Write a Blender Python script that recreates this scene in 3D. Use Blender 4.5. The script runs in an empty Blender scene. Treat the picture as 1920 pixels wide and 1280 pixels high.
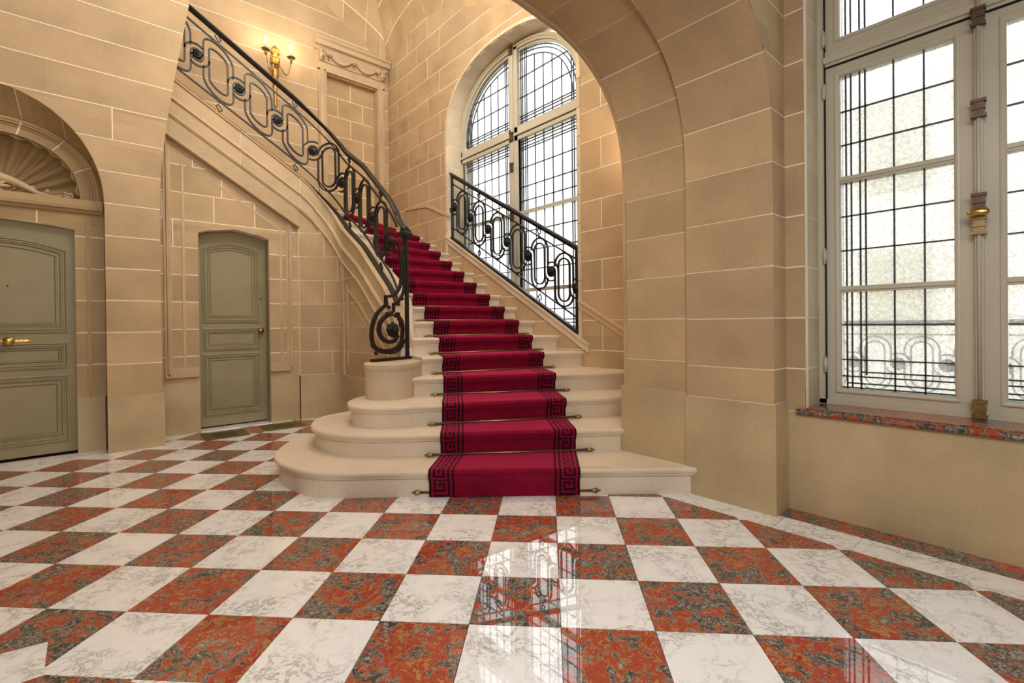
import bpy, bmesh, math, random
from mathutils import Vector, Matrix
R = random.Random(7)
sc = bpy.context.scene
COL = sc.collection
# ------------------------------------------------------------------ camera
H = 1.05
AX = math.atan2(.662, .7495)          # the hall is turned 41.5 degrees to the view
CU, SU = math.cos(AX), math.sin(AX)
cd = bpy.data.cameras.new('camera'); cam = bpy.data.objects.new('camera', cd); COL.objects.link(cam)
cd.sensor_width = 36; cd.lens = 900/1920*36; cd.shift_y = -27/1920; cd.clip_start = .02; cd.clip_end = 200
pt, rl = .006, .011
right = Vector((CU, -SU, 0)); fwdh = Vector((SU, CU, 0))
fwd = fwdh*math.cos(pt) - Vector((0, 0, 1))*math.sin(pt)
up = fwdh*math.sin(pt) + Vector((0, 0, 1))*math.cos(pt)
r2 = right*math.cos(rl) - up*math.sin(rl); u2 = up*math.cos(rl) + right*math.sin(rl)
m = Matrix.Identity(4)
for i in range(3):
    m[i][0] = r2[i]; m[i][1] = u2[i]; m[i][2] = -fwd[i]
m[2][3] = H
cam.matrix_world = m
sc.camera = cam
# ------------------------------------------------------------------ world, lights, exposure
sc.view_settings.view_transform = 'Standard'; sc.view_settings.look = 'None'
sc.view_settings.gamma = 1; sc.view_settings.use_curve_mapping = False
sc.view_settings.exposure = 0.09
w = bpy.data.worlds.new('overcast_sky'); sc.world = w; w.use_nodes = True
bg = w.node_tree.nodes['Background']; bg.inputs[0].default_value = (.93, .97, 1, 1); bg.inputs[1].default_value = 8.5
sc.cycles.use_denoising = True; sc.cycles.max_bounces = 8; sc.cycles.diffuse_bounces = 5
sc.cycles.transparent_max_bounces = 12; sc.cycles.sample_clamp_indirect = 6
sc.cycles.caustics_reflective = False; sc.cycles.caustics_refractive = False

def area(name, loc, aim, sx, sy, power, col, portal=False):
    l = bpy.data.lights.new(name, 'AREA'); l.shape = 'RECTANGLE'; l.size = sx; l.size_y = sy; l.energy = power; l.color = col
    o = bpy.data.objects.new(name, l); COL.objects.link(o); o.location = loc
    o.rotation_euler = (Vector(aim)-Vector(loc)).to_track_quat('-Z', 'Y').to_euler()
    if portal: l.cycles.is_portal = True
    return o
def lamp(name, loc, power, col, rad=.05):
    l = bpy.data.lights.new(name, 'POINT'); l.energy = power; l.color = col; l.shadow_soft_size = rad
    o = bpy.data.objects.new(name, l); COL.objects.link(o); o.location = loc; return o
WARM = (1, .78, .5)
area('portal_stair_window', (4.05, 4.36, 2.7), (0, 4.36, 2.7), 2.3, 3.9, 1, (1, 1, 1), True)
area('portal_hall_window', (3.35, .24, 2.1), (0, .24, 2.1), 1.4, 3.0, 1, (1, 1, 1), True)
area('hall_top_fill', (.2, -.3, 2.6), (.7, 1.3, 0), 1.3, 1.3, 50, (.97, .98, 1))  # added soft fill from above, out of view, not a fitting of the hall
area('hall_rear_fill', (-.6, -2.2, 2.5), (.8, 3, 1.2), 2.2, 1.6, 26, (1, .95, .88))  # added fill light behind the camera, evens out the hall
lamp('stair_lantern', (1.9, 4.2, 4.6), 88, (1, .84, .62), .25)
lamp('hall_soffit_fill', (-.8, -.9, 2.2), 26, (1, .86, .66), .2)  # added unseen point light that lifts the dark rib soffit
lamp('vault_lamp_low', (1.3, 2.9, 3.4), 30, (1, .8, .55), .25)
lamp('wall_lamp_behind_pier', (3.46, 2.35, 2.7), 9, (1, .74, .54), .06)

# ------------------------------------------------------------------ materials
def mat(name):
    m = bpy.data.materials.new(name); m.use_nodes = True
    nt = m.node_tree; b = nt.nodes['Principled BSDF']
    return m, nt, b
def N(nt, t, **k):
    n = nt.nodes.new(t)
    for a, v in k.items(): setattr(n, a, v)
    return n
def ramp(nt, stops, interp='LINEAR'):
    r = N(nt, 'ShaderNodeValToRGB'); r.color_ramp.interpolation = interp
    e = r.color_ramp.elements
    while len(e) > 1: e.remove(e[-1])
    e[0].position = stops[0][0]; e[0].color = (*stops[0][1], 1)
    for p, c in stops[1:]:
        x = e.new(p); x.color = (*c, 1)
    return r
def rand_coords(nt, scale=1.0, spread=37.0):
    tc = N(nt, 'ShaderNodeTexCoord'); oi = N(nt, 'ShaderNodeObjectInfo')
    mu = N(nt, 'ShaderNodeMath', operation='MULTIPLY'); mu.inputs[1].default_value = spread
    nt.links.new(oi.outputs['Random'], mu.inputs[0])
    cb = N(nt, 'ShaderNodeCombineXYZ')
    for i in range(3): nt.links.new(mu.outputs[0], cb.inputs[i])
    ad = N(nt, 'ShaderNodeVectorMath', operation='ADD')
    nt.links.new(tc.outputs['Object'], ad.inputs[0]); nt.links.new(cb.outputs[0], ad.inputs[1])
    return ad.outputs[0], oi
def stone(name, base, var=.10, rough=.7, spec=.3, blot=.16, bump=.02):
    m, nt, b = mat(name)
    v, oi = rand_coords(nt)
    n1 = N(nt, 'ShaderNodeTexNoise'); n1.inputs['Scale'].default_value = 2.2; n1.inputs['Detail'].default_value = 5
    n2 = N(nt, 'ShaderNodeTexNoise'); n2.inputs['Scale'].default_value = 60; n2.inputs['Detail'].default_value = 3
    nt.links.new(v, n1.inputs['Vector']); nt.links.new(v, n2.inputs['Vector'])
    lo = tuple(c*(1-blot) for c in base); hi = tuple(min(1, c*(1+blot*.8)) for c in base)
    r = ramp(nt, [(.3, lo), (.7, hi)]); nt.links.new(n1.outputs[0], r.inputs[0])
    hs = N(nt, 'ShaderNodeHueSaturation')
    mr = N(nt, 'ShaderNodeMapRange'); mr.inputs[3].default_value = 1-var; mr.inputs[4].default_value = 1+var
    nt.links.new(oi.outputs['Random'], mr.inputs[0]); nt.links.new(mr.outputs[0], hs.inputs['Value'])
    nt.links.new(r.outputs[0], hs.inputs['Color'])
    mx = N(nt, 'ShaderNodeMix', data_type='RGBA', blend_type='MULTIPLY'); mx.inputs[0].default_value = .18
    nt.links.new(hs.outputs[0], mx.inputs[6]); nt.links.new(n2.outputs[0], mx.inputs[7])
    nt.links.new(mx.outputs[2], b.inputs['Base Color'])
    b.inputs['Roughness'].default_value = rough; b.inputs['Specular IOR Level'].default_value = spec
    bp = N(nt, 'ShaderNodeBump'); bp.inputs['Strength'].default_value = .25; bp.inputs['Distance'].default_value = bump*.1
    nt.links.new(n2.outputs[0], bp.inputs['Height']); nt.links.new(bp.outputs[0], b.inputs['Normal'])
    return m
def plain(name, col, rough=.5, metal=0., spec=.5, noise=0., nscale=8, bump=0.):
    m, nt, b = mat(name)
    b.inputs['Roughness'].default_value = rough; b.inputs['Metallic'].default_value = metal
    b.inputs['Specular IOR Level'].default_value = spec
    tc = N(nt, 'ShaderNodeTexCoord'); n = N(nt, 'ShaderNodeTexNoise'); n.inputs['Scale'].default_value = nscale; n.inputs['Detail'].default_value = 4
    nt.links.new(tc.outputs['Object'], n.inputs['Vector'])
    r = ramp(nt, [(.3, tuple(c*(1-noise) for c in col)), (.7, tuple(min(1, c*(1+noise)) for c in col))])
    nt.links.new(n.outputs[0], r.inputs[0]); nt.links.new(r.outputs[0], b.inputs['Base Color'])
    if bump:
        bp = N(nt, 'ShaderNodeBump'); bp.inputs['Strength'].default_value = .5; bp.inputs['Distance'].default_value = bump
        nt.links.new(n.outputs[0], bp.inputs['Height']); nt.links.new(bp.outputs[0], b.inputs['Normal'])
    return m
LIME = (.535, .385, .22)
M_BLOCK = stone('limestone_block', LIME, .05)
M_MORT = plain('pale_mortar', (.95, .86, .70), .8, noise=.04)
M_DADO = stone('limestone_dado', (.55, .43, .25), .05, .5, .4, .2)
M_CARVE = stone('limestone_carved', (.575, .43, .265), .04, .7)
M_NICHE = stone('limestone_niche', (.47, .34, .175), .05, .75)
M_REVEAL = stone('limestone_pale', (.70, .59, .42), .05, .6)
M_STEP = stone('stair_limestone', (.76, .66, .52), .03, .42, .5, .10)
M_NEWEL = stone('newel_limestone', (.66, .535, .375), .03, .5)
M_VAULT = stone('vault_limestone', (.55, .39, .21), .05, .75)
M_IRON = plain('black_iron', (.017, .015, .014), .42, .2, .4, .2, 30)
M_IRONR = plain('cast_iron_rosette', (.016, .016, .018), .4, .6, .5, .2, 60, .002)
M_DOOR = plain('greygreen_paint', (.30, .265, .155), .5, 0, .4, .08, 3)
M_DOORS = plain('greygreen_groove', (.17, .145, .08), .6, 0, .3, .1, 3)
M_WIN = plain('window_paint', (.56, .53, .42), .4, 0, .5, .06, 2)
M_CAME = plain('lead_came', (.06, .07, .085), .5, .4, .4)
M_BRASS = plain('brass', (.62, .42, .12), .28, 1, .5, .1, 20)
M_BRASSD = plain('aged_brass', (.33, .24, .11), .4, 1, .5, .2, 30)
M_GILT = plain('gilt_bronze', (.42, .24, .06), .45, .8, .5, .25, 30, .003)
M_CANDLE = plain('candle_sleeve', (.6, .42, .22), .5)
M_DARK = plain('dark_gap', (.01, .009, .007), .9)
M_FLOORB = plain('floor_bed', (.35, .2, .13), .6)
M_VENT = plain('vent_bronze', (.22, .18, .06), .4, .7, .5, .3, 40)
M_COPPER = plain('bolt_keeper', (.13, .075, .055), .4, .5, .5, .2, 40)
def marble_white():
    m, nt, b = mat('white_marble')
    v, oi = rand_coords(nt)
    n = N(nt, 'ShaderNodeTexNoise'); n.inputs['Scale'].default_value = 13; n.inputs['Detail'].default_value = 10; n.inputs['Roughness'].default_value = .7; n.inputs['Distortion'].default_value = .5
    nt.links.new(v, n.inputs['Vector'])
    s = N(nt, 'ShaderNodeMath', operation='SUBTRACT'); s.inputs[1].default_value = .5
    a = N(nt, 'ShaderNodeMath', operation='ABSOLUTE')
    nt.links.new(n.outputs[0], s.inputs[0]); nt.links.new(s.outputs[0], a.inputs[0])
    r = ramp(nt, [(0, (.28, .29, .30)), (.012, (.56, .56, .55)), (.036, (.84, .84, .82)), (.2, (.88, .89, .89))])
    nt.links.new(a.outputs[0], r.inputs[0])
    n2 = N(nt, 'ShaderNodeTexNoise'); n2.inputs['Scale'].default_value = 6; n2.inputs['Detail'].default_value = 4
    nt.links.new(v, n2.inputs['Vector'])
    r2_ = ramp(nt, [(.40, (0, 0, 0)), (.62, (1, 1, 1))]); nt.links.new(n2.outputs[0], r2_.inputs[0])
    mx = N(nt, 'ShaderNodeMix', data_type='RGBA', blend_type='MIX')
    nt.links.new(r2_.outputs[0], mx.inputs[0]); nt.links.new(r.outputs[0], mx.inputs[6]); mx.inputs[7].default_value = (.88, .89, .89, 1)
    nt.links.new(mx.outputs[2], b.inputs['Base Color'])
    b.inputs['Roughness'].default_value = .018; b.inputs['IOR'].default_value = 1.75
    return m
def marble_red(name='red_breccia_marble', sc_=1.7, rough=.02):
    m, nt, b = mat(name)
    v, oi = rand_coords(nt)
    w_ = N(nt, 'ShaderNodeTexNoise'); w_.inputs['Scale'].default_value = 9*sc_; w_.inputs['Detail'].default_value = 4
    nt.links.new(v, w_.inputs['Vector'])
    wm = N(nt, 'ShaderNodeVectorMath', operation='SCALE'); wm.inputs['Scale'].default_value = .30/sc_
    nt.links.new(w_.outputs['Color'], wm.inputs[0])
    va = N(nt, 'ShaderNodeVectorMath', operation='ADD'); nt.links.new(v, va.inputs[0]); nt.links.new(wm.outputs[0], va.inputs[1])
    n = N(nt, 'ShaderNodeTexNoise'); n.inputs['Scale'].default_value = 7.5*sc_; n.inputs['Detail'].default_value = 6; n.inputs['Roughness'].default_value = .58
    nt.links.new(va.outputs[0], n.inputs['Vector'])
    # each tile leans towards red or grey
    mr = N(nt, 'ShaderNodeMapRange'); mr.inputs[3].default_value = -.05; mr.inputs[4].default_value = .03
    nt.links.new(oi.outputs['Random'], mr.inputs[0])
    ad = N(nt, 'ShaderNodeMath', operation='ADD'); nt.links.new(n.outputs[0], ad.inputs[0]); nt.links.new(mr.outputs[0], ad.inputs[1])
    r = ramp(nt, [(.28, (.06, .055, .05)), (.36, (.17, .155, .135)), (.385, (.50, .45, .37)), (.40, (.10, .09, .08)), (.44, (.055, .05, .045)), (.462, (.22, .195, .165)), (.475, (.09, .08, .07)), (.488, (.48, .36, .26)),
                  (.50, (.42, .11, .05)), (.54, (.43, .07, .035)), (.59, (.34, .045, .025)), (.615, (.50, .17, .06)), (.64, (.52, .27, .10)), (.665, (.17, .13, .085)), (.70, (.24, .2, .15)), (.76, (.5, .42, .32))])
    nt.links.new(ad.outputs[0], r.inputs[0])
    n3 = N(nt, 'ShaderNodeTexNoise'); n3.inputs['Scale'].default_value = 55*sc_; n3.inputs['Detail'].default_value = 3
    nt.links.new(va.outputs[0], n3.inputs['Vector'])
    r3 = ramp(nt, [(.35, (.55, .55, .55)), (.6, (1, 1, 1))]); nt.links.new(n3.outputs[0], r3.inputs[0])
    mx = N(nt, 'ShaderNodeMix', data_type='RGBA', blend_type='MULTIPLY'); mx.inputs[0].default_value = .6
    nt.links.new(r.outputs[0], mx.inputs[6]); nt.links.new(r3.outputs[0], mx.inputs[7])
    nt.links.new(mx.outputs[2], b.inputs['Base Color'])
    b.inputs['Roughness'].default_value = rough; b.inputs['IOR'].default_value = 1.65
    return m
M_WHITE = marble_white(); M_RED = marble_red(); M_SILL = marble_red('sill_marble', 1.3, .12)
def velvet(name, col, sheen):
    m, nt, b = mat(name)
    tc = N(nt, 'ShaderNodeTexCoord'); n = N(nt, 'ShaderNodeTexNoise'); n.inputs['Scale'].default_value = 14; n.inputs['Detail'].default_value = 5
    nt.links.new(tc.outputs['Object'], n.inputs['Vector'])
    r = ramp(nt, [(.3, tuple(c*.8 for c in col)), (.7, tuple(c*1.2 for c in col))]); nt.links.new(n.outputs[0], r.inputs[0])
    nt.links.new(r.outputs[0], b.inputs['Base Color'])
    b.inputs['Roughness'].default_value = .85; b.inputs['Specular IOR Level'].default_value = .15
    b.inputs['Sheen Weight'].default_value = 1.0; b.inputs['Sheen Roughness'].default_value = .45; b.inputs['Sheen Tint'].default_value = (*sheen, 1)
    n2 = N(nt, 'ShaderNodeTexNoise'); n2.inputs['Scale'].default_value = 500
    nt.links.new(tc.outputs['Object'], n2.inputs['Vector'])
    bp = N(nt, 'ShaderNodeBump'); bp.inputs['Strength'].default_value = .3; bp.inputs['Distance'].default_value = .002
    nt.links.new(n2.outputs[0], bp.inputs['Height']); nt.links.new(bp.outputs[0], b.inputs['Normal'])
    return m
M_CRIM = velvet('crimson_velvet', (.19, .001, .021), (1, .07, .22))
M_CBLK = velvet('dark_carpet_pattern', (.022, .001, .008), (.22, .02, .06))
def glass(name, scale, dist, trans=.5, lo=.3, hi=.6):
    m = bpy.data.materials.new(name); m.use_nodes = True; nt = m.node_tree; nt.nodes.clear()
    out = N(nt, 'ShaderNodeOutputMaterial')
    v, oi = rand_coords(nt)
    n = N(nt, 'ShaderNodeTexNoise'); n.inputs['Scale'].default_value = scale; n.inputs['Detail'].default_value = 2; n.inputs['Distortion'].default_value = .8
    nt.links.new(v, n.inputs['Vector'])
    bp = N(nt, 'ShaderNodeBump'); bp.inputs['Strength'].default_value = 1; bp.inputs['Distance'].default_value = dist
    nt.links.new(n.outputs[0], bp.inputs['Height'])
    rf = N(nt, 'ShaderNodeBsdfRefraction'); rf.inputs['IOR'].default_value = 1.12; rf.inputs['Roughness'].default_value = .06
    rf.inputs['Color'].default_value = (.97, .98, .98, 1)
    nt.links.new(bp.outputs[0], rf.inputs['Normal'])
    cr = ramp(nt, [(.36, (lo*.96, lo*.98, lo)), (.62, (hi*.97, hi*.99, hi))]); nt.links.new(n.outputs[0], cr.inputs[0])
    nt.links.new(cr.outputs[0], rf.inputs['Color'])
    tr = N(nt, 'ShaderNodeBsdfTransparent'); nt.links.new(cr.outputs[0], tr.inputs[0])
    gl = N(nt, 'ShaderNodeBsdfGlossy'); gl.inputs['Roughness'].default_value = .1; nt.links.new(bp.outputs[0], gl.inputs['Normal'])
    m1 = N(nt, 'ShaderNodeMixShader'); m1.inputs[0].default_value = trans
    nt.links.new(rf.outputs[0], m1.inputs[1]); nt.links.new(tr.outputs[0], m1.inputs[2])
    tl = N(nt, 'ShaderNodeBsdfTranslucent'); tl.inputs[0].default_value = (.9*hi, .92*hi, .92*hi, 1)
    m3 = N(nt, 'ShaderNodeMixShader'); m3.inputs[0].default_value = .25
    nt.links.new(m1.outputs[0], m3.inputs[1]); nt.links.new(tl.outputs[0], m3.inputs[2])
    m2 = N(nt, 'ShaderNodeMixShader'); m2.inputs[0].default_value = .05
    nt.links.new(m3.outputs[0], m2.inputs[1]); nt.links.new(gl.outputs[0], m2.inputs[2])
    nt.links.new(m2.outputs[0], out.inputs[0])
    return m
M_GLASS = glass('frosted_glass', 75, .003, .62, .20, .33)
M_GLASS2 = glass('leaded_glass', 60, .002, .62, .36, .43)
def emit(name, col, s):
    m = bpy.data.materials.new(name); m.use_nodes = True; nt = m.node_tree; nt.nodes.clear()
    e = N(nt, 'ShaderNodeEmission'); e.inputs[0].default_value = (*col, 1); e.inputs[1].default_value = s
    o = N(nt, 'ShaderNodeOutputMaterial'); nt.links.new(e.outputs[0], o.inputs[0]); return m
M_BULB = emit('lit_candle_bulb', (1, .88, .68), 14)

# ------------------------------------------------------------------ helpers
def empty(name, loc=(0, 0, 0), parent=None):
    o = bpy.data.objects.new(name, None); COL.objects.link(o); o.location = loc
    if parent: o.parent = parent
    return o
def tag(o, label=None, cat=None, group=None, kind=None):
    if label: o['label'] = label
    if cat: o['category'] = cat
    if group: o['group'] = group
    if kind: o['kind'] = kind
    return o
def ob(name, vs, fs, mats, parent=None, smooth=False, mi=None, loc=None):
    me = bpy.data.meshes.new(name); 
    if loc is not None: vs = [(v[0]-loc[0], v[1]-loc[1], v[2]-loc[2]) for v in vs]
    me.from_pydata([tuple(v) for v in vs], [], fs)
    for mm in (mats if isinstance(mats, (list, tuple)) else [mats]): me.materials.append(mm)
    if mi: me.polygons.foreach_set('material_index', mi)
    if smooth: me.polygons.foreach_set('use_smooth', [True]*len(me.polygons))
    bm = bmesh.new(); bm.from_mesh(me); bmesh.ops.recalc_face_normals(bm, faces=bm.faces[:]); bm.to_mesh(me); bm.free()
    o = bpy.data.objects.new(name, me); COL.objects.link(o)
    if loc is not None: o.location = loc
    if parent: o.parent = parent
    return o
class MB:
    def __init__(s): s.v = []; s.f = []
    def add(s, v, f):
        k = len(s.v); s.v += [tuple(x) for x in v]; s.f += [tuple(i+k for i in q) for q in f]; return s
    def box(s, a, b):
        x0, y0, z0 = a; x1, y1, z1 = b
        return s.add([(x0, y0, z0), (x1, y0, z0), (x1, y1, z0), (x0, y1, z0), (x0, y0, z1), (x1, y0, z1), (x1, y1, z1), (x0, y1, z1)],
                     [(0, 3, 2, 1), (4, 5, 6, 7), (0, 1, 5, 4), (1, 2, 6, 5), (2, 3, 7, 6), (3, 0, 4, 7)])
    def loops(s, L, closed=False, cap=True):
        """skin consecutive rings of equal length"""
        n = len(L[0]); v = [p for r in L for p in r]; f = []
        K = len(L)
        for i in range(K if closed else K-1):
            j = (i+1) % K
            for q in range(n): f.append((i*n+q, i*n+(q+1) % n, j*n+(q+1) % n, j*n+q))
        if cap and not closed: f.append(tuple(range(n))[::-1]); f.append(tuple((K-1)*n+q for q in range(n)))
        return s.add(v, f)
    def tube(s, pts, r, n=6, closed=False, rz=None):
        """round tube along 3D points; r may be a list"""
        P = [Vector(p) for p in pts]; K = len(P); L = []
        up_ = Vector((0, 0, 1))
        for i, p in enumerate(P):
            a = P[(i-1) % K] if (closed or i > 0) else p; b = P[(i+1) % K] if (closed or i < K-1) else p
            t = (b-a); t = t.normalized() if t.length > 1e-9 else Vector((1, 0, 0))
            u = t.cross(up_) if abs(t.z) < .98 else t.cross(Vector((1, .2, 0)))
            u.normalize(); v = u.cross(t)
            rr = r[i] if isinstance(r, (list, tuple)) else r
            L.append([p+u*rr*math.cos(2*math.pi*k/n)+v*rr*math.sin(2*math.pi*k/n) for k in range(n)])
        return s.loops(L, closed)
    def lathe(s, c, prof, n=14, axis='z', sx=1, sy=1):
        c = Vector(c); L = []
        for r, h in prof:
            ring = []
            for k in range(n):
                a = 2*math.pi*k/n
                if axis == 'z': ring.append(c+Vector((r*math.cos(a)*sx, r*math.sin(a)*sy, h)))
                elif axis == 'x': ring.append(c+Vector((h, r*math.cos(a)*sx, r*math.sin(a)*sy)))
                else: ring.append(c+Vector((r*math.cos(a)*sx, h, r*math.sin(a)*sy)))
            L.append(ring)
        return s.loops(L)
    def out(s, name, m, parent=None, smooth=False, loc=None): return ob(name, s.v, s.f, m, parent, smooth, None, loc)
def PY(y0): return lambda a, z, d: (a, y0-d, z)          # wall facing -y
def PXm(x0): return lambda a, z, d: (x0-d, a, z)         # wall facing -x
def strip(levels, M, d0, d1):
    b = MB(); L = []
    for z, l, r in levels: L.append([M(l, z, d0), M(l, z, d1), M(r, z, d1), M(r, z, d0)])
    b.loops(L); return b
def lin(a, b, n): return [a+(b-a)*i/n for i in range(n+1)]
def interp(T, x):
    if x <= T[0][0]: return T[0][1]
    for (a, p), (b, q) in zip(T, T[1:]):
        if x <= b: return p+(q-p)*(x-a)/(b-a)
    return T[-1][1]
def levels_of(region, za, zb, n):
    """group z levels of a region (list of intervals per z) between za and zb"""
    zs = lin(za, zb, n); I = [region(min(max(z, za+1e-4), zb-1e-4)) for z in zs]
    k = min(len(i) for i in I)
    return [[(z, i[q][0], i[q][1]) for z, i in zip(zs, I)] for q in range(k)]
def wall(parent, region, M, courses, joints, cuts=(), dback=-.06, gap=.004, fr=.0015, m=None, mort=None, zn=4, name='stone_block', ends=None):
    """a wall face of separate stone blocks on a mortar bed. courses: z breaks; cuts: extra z where region topology changes"""
    m = m or M_BLOCK; mort = mort or M_MORT
    bed = MB()
    zz = sorted(set([round(courses[0], 4), round(courses[-1], 4)]+[round(c, 4) for c in cuts if courses[0] < c < courses[-1]]))
    for za, zb in zip(zz, zz[1:]):
        for lv in levels_of(region, za, zb, max(2, int((zb-za)/.06))):
            b = strip(lv, M, dback, 0); bed.add(b.v, b.f)
    bed.out('mortar_bed', mort, parent)
    for ci, (c0, c1) in enumerate(zip(courses, courses[1:])):
        sub = [c0]+[c for c in cuts if c0+.02 < c < c1-.02]+[c1]
        for sa, sb in zip(sub, sub[1:]):
            za = sa+(gap if sa == c0 else 0); zb = sb-(gap if sb == c1 else 0)
            for lv in levels_of(region, za, zb, zn):
                lo = min(l for _, l, r in lv); hi = max(r for _, l, r in lv)
                js = [lo-1]+[j for j in joints(ci) if lo+.05 < j < hi-.05]+[hi+1]
                for ja, jb in zip(js, js[1:]):
                    cell = []
                    for z, l, r in lv:
                        L_ = max(l, ja+gap) if ja > lo else l
                        R_ = min(r, jb-gap) if jb < hi else r
                        if ja > lo: L_ = max(L_, ja+gap)
                        if R_ < L_: mid = min(max((L_+R_)/2, ja), jb); L_ = R_ = max(min(mid, r), l)
                        cell.append((z, L_, R_))
                    if max(r-l for _, l, r in cell) < .012: continue
                    if all(abs(cell[0][1]-c[1]) < 1e-4 and abs(cell[0][2]-c[2]) < 1e-4 for c in cell): cell = [cell[0], cell[-1]]
                    b = strip(cell, M, -.004, fr+R.uniform(-.0006, .0006))
                    c = M((cell[0][1]+cell[0][2])/2, za, 0)
                    b.out(name, m, parent, loc=c)
def offset_poly(pts, o, closed):
    """2D polyline offset to the left by o with mitres"""
    n = len(pts); out = []
    for i in range(n):
        p = Vector(pts[i]); a = Vector(pts[i-1]) if (i > 0 or closed) else None; b = Vector(pts[(i+1) % n]) if (i < n-1 or closed) else None
        d1 = (p-a).normalized() if a is not None else (b-p).normalized(); d2 = (b-p).normalized() if b is not None else d1
        n1 = Vector((-d1.y, d1.x)); n2 = Vector((-d2.y, d2.x)); mm = n1+n2
        mm = mm/max(.25, mm.dot(mm)/2) if mm.length > 1e-6 else n1
        out.append(p+mm*o)
    return out
def molding(pts, prof, M, closed=False):
    """sweep profile [(offset, depth)] along 2D polyline in wall plane"""
    rings = [offset_poly(pts, o, closed) for o, d in prof]
    L = [[M(rings[k][i].x, rings[k][i].y, prof[k][1]) for k in range(len(prof))] for i in range(len(pts))]
    return MB().loops(L, closed)
def arc2(cx, cz, rx, rz, t0, t1, n, e=2.0):
    o = []
    for t in lin(t0, t1, n):
        c, s = math.cos(t), math.sin(t)
        o.append((cx+rx*math.copysign(abs(c)**(2/e), c), cz+rz*math.copysign(abs(s)**(2/e), s)))
    return o
PI = math.pi
# ------------------------------------------------------------------ floor
floor = empty('floor'); tag(floor, kind='structure')
TH = -.0759; TS = .3209; X0, Y0 = .158, 1.6535
def w2(X, Y): return (CU*X+SU*Y, -SU*X+CU*Y)
def grid(i, j):
    c, s = math.cos(TH), math.sin(TH); return w2(X0+TS*(i*c-j*s), Y0+TS*(i*s+j*c))
def clip(poly, n, d):      # keep n.p <= d
    o = []
    for a, b in zip(poly, poly[1:]+poly[:1]):
        fa = n[0]*a[0]+n[1]*a[1]-d; fb = n[0]*b[0]+n[1]*b[1]-d
        if fa <= 0: o.append(a)
        if (fa < 0) != (fb < 0) and abs(fa-fb) > 1e-12: t = fa/(fa-fb); o.append((a[0]+t*(b[0]-a[0]), a[1]+t*(b[1]-a[1])))
    return o
def prism(poly, z0, z1):
    n = len(poly); b = MB(); b.add([(x, y, z0) for x, y in poly]+[(x, y, z1) for x, y in poly],
        [tuple(range(n))[::-1], tuple(range(n, 2*n))]+[(i, (i+1) % n, n+(i+1) % n, n+i) for i in range(n)]); return b
def seen(x, y, z=0, mar=120):
    X = CU*x-SU*y; Y = SU*x+CU*y
    if Y < .3: return False
    px = 960+900*X/Y; py = 613-900*(z-H)/Y
    return -mar < px < 1920+mar and py < 1280+mar
XB = 2.600
g = .0012
full = {}
q0 = [(-TS/2+g, -TS/2+g), (TS/2-g, -TS/2+g), (TS/2-g, TS/2-g), (-TS/2+g, TS/2-g)]
rot = TH-AX
restW = MB(); restR = MB()
for i in range(-18, 12):
    for j in range(-10, 16):
        P = [grid(i, j), grid(i+1, j), grid(i+1, j+1), grid(i, j+1)]
        cx = sum(p[0] for p in P)/4; cy = sum(p[1] for p in P)/4
        P = [(cx+(p[0]-cx)*(1-2*g/TS), cy+(p[1]-cy)*(1-2*g/TS)) for p in P]
        if cy > 5.75 or cx < -3.3 or cy < -4: continue
        if cx > 1.75 and 2.85 < cy < 3.9: continue
        if cx > 2.35 and cy > 2.15: continue
        Q = clip(P, (1, 0), XB-.001)
        if cx < .49: Q = clip(Q, (0, 1), 5.215)
        if len(Q) < 3: continue
        A = abs(sum(a[0]*b[1]-b[0]*a[1] for a, b in zip(Q, Q[1:]+Q[:1])))/2
        if A < .0004: continue
        red = (i+j) % 2 != 0
        if not any(seen(*p) for p in Q):
            b = prism(Q, -.01, 0); (restR if red else restW).add(b.v, b.f); continue
        z = R.uniform(-.0002, .0002)
        nm = 'red_marble_tile' if red else 'white_marble_tile'
        if len(Q) == 4 and Q == P:
            if red not in full:
                b = prism(q0, -.012, 0); o = b.out(nm, M_RED if red else M_WHITE, floor); full[red] = o.data
            else:
                o = bpy.data.objects.new(nm, full[red]); COL.objects.link(o); o.parent = floor
            o.location = (cx, cy, z); o.rotation_euler = (0, 0, rot+R.choice((0, PI)))
        else:
            prism(Q, -.012, z).out(nm, M_RED if red else M_WHITE, floor, loc=(cx, cy, 0))
tag(restW.out('white_marble_tiles', M_WHITE, floor), kind='stuff'); tag(restR.out('red_marble_tiles', M_RED, floor), kind='stuff')
MB().box((-3.4, -4, -.08), (4.3, 7.3, -.0115)).out('floor_bed', M_FLOORB, floor)
# border along the window wall: white slabs and a red strip
ys = [-4, -2.6, -1.5, -.6, .03, .62, .96]
for a, b_ in zip(ys, ys[1:]): 
    prism([(XB, a+.001), (2.790, a+.001), (2.790, b_-.001), (XB, b_-.001)], -.012, 0).out('white_border_slab', M_WHITE, floor, loc=(2.7, a, 0))
for a, b_ in zip([.962, 1.22, 1.5], [1.218, 1.498, 1.62]):
    prism([(XB, a), (2.79, a), (2.79, b_), (XB, b_)], -.012, 0).out('white_border_slab', M_WHITE, floor, loc=(2.7, a, 0))
for a, b_ in zip(ys, ys[1:-1]+[1.01]):
    prism([(2.792, a+.001), (2.96, a+.001), (2.96, b_-.001), (2.792, b_-.001)], -.012, 0).out('red_border_strip', M_RED, floor, loc=(2.85, a, 0))
for a, b_ in ((-3.3, -2.2), (-2.198, -1.2), (-1.198, -.3), (-.298, .49)):
    prism([(a, 5.217), (b_, 5.217), (b_, 5.5), (a, 5.5)], -.012, .0003).out('white_border_slab', M_WHITE, floor, loc=(a, 5.3, 0))
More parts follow.
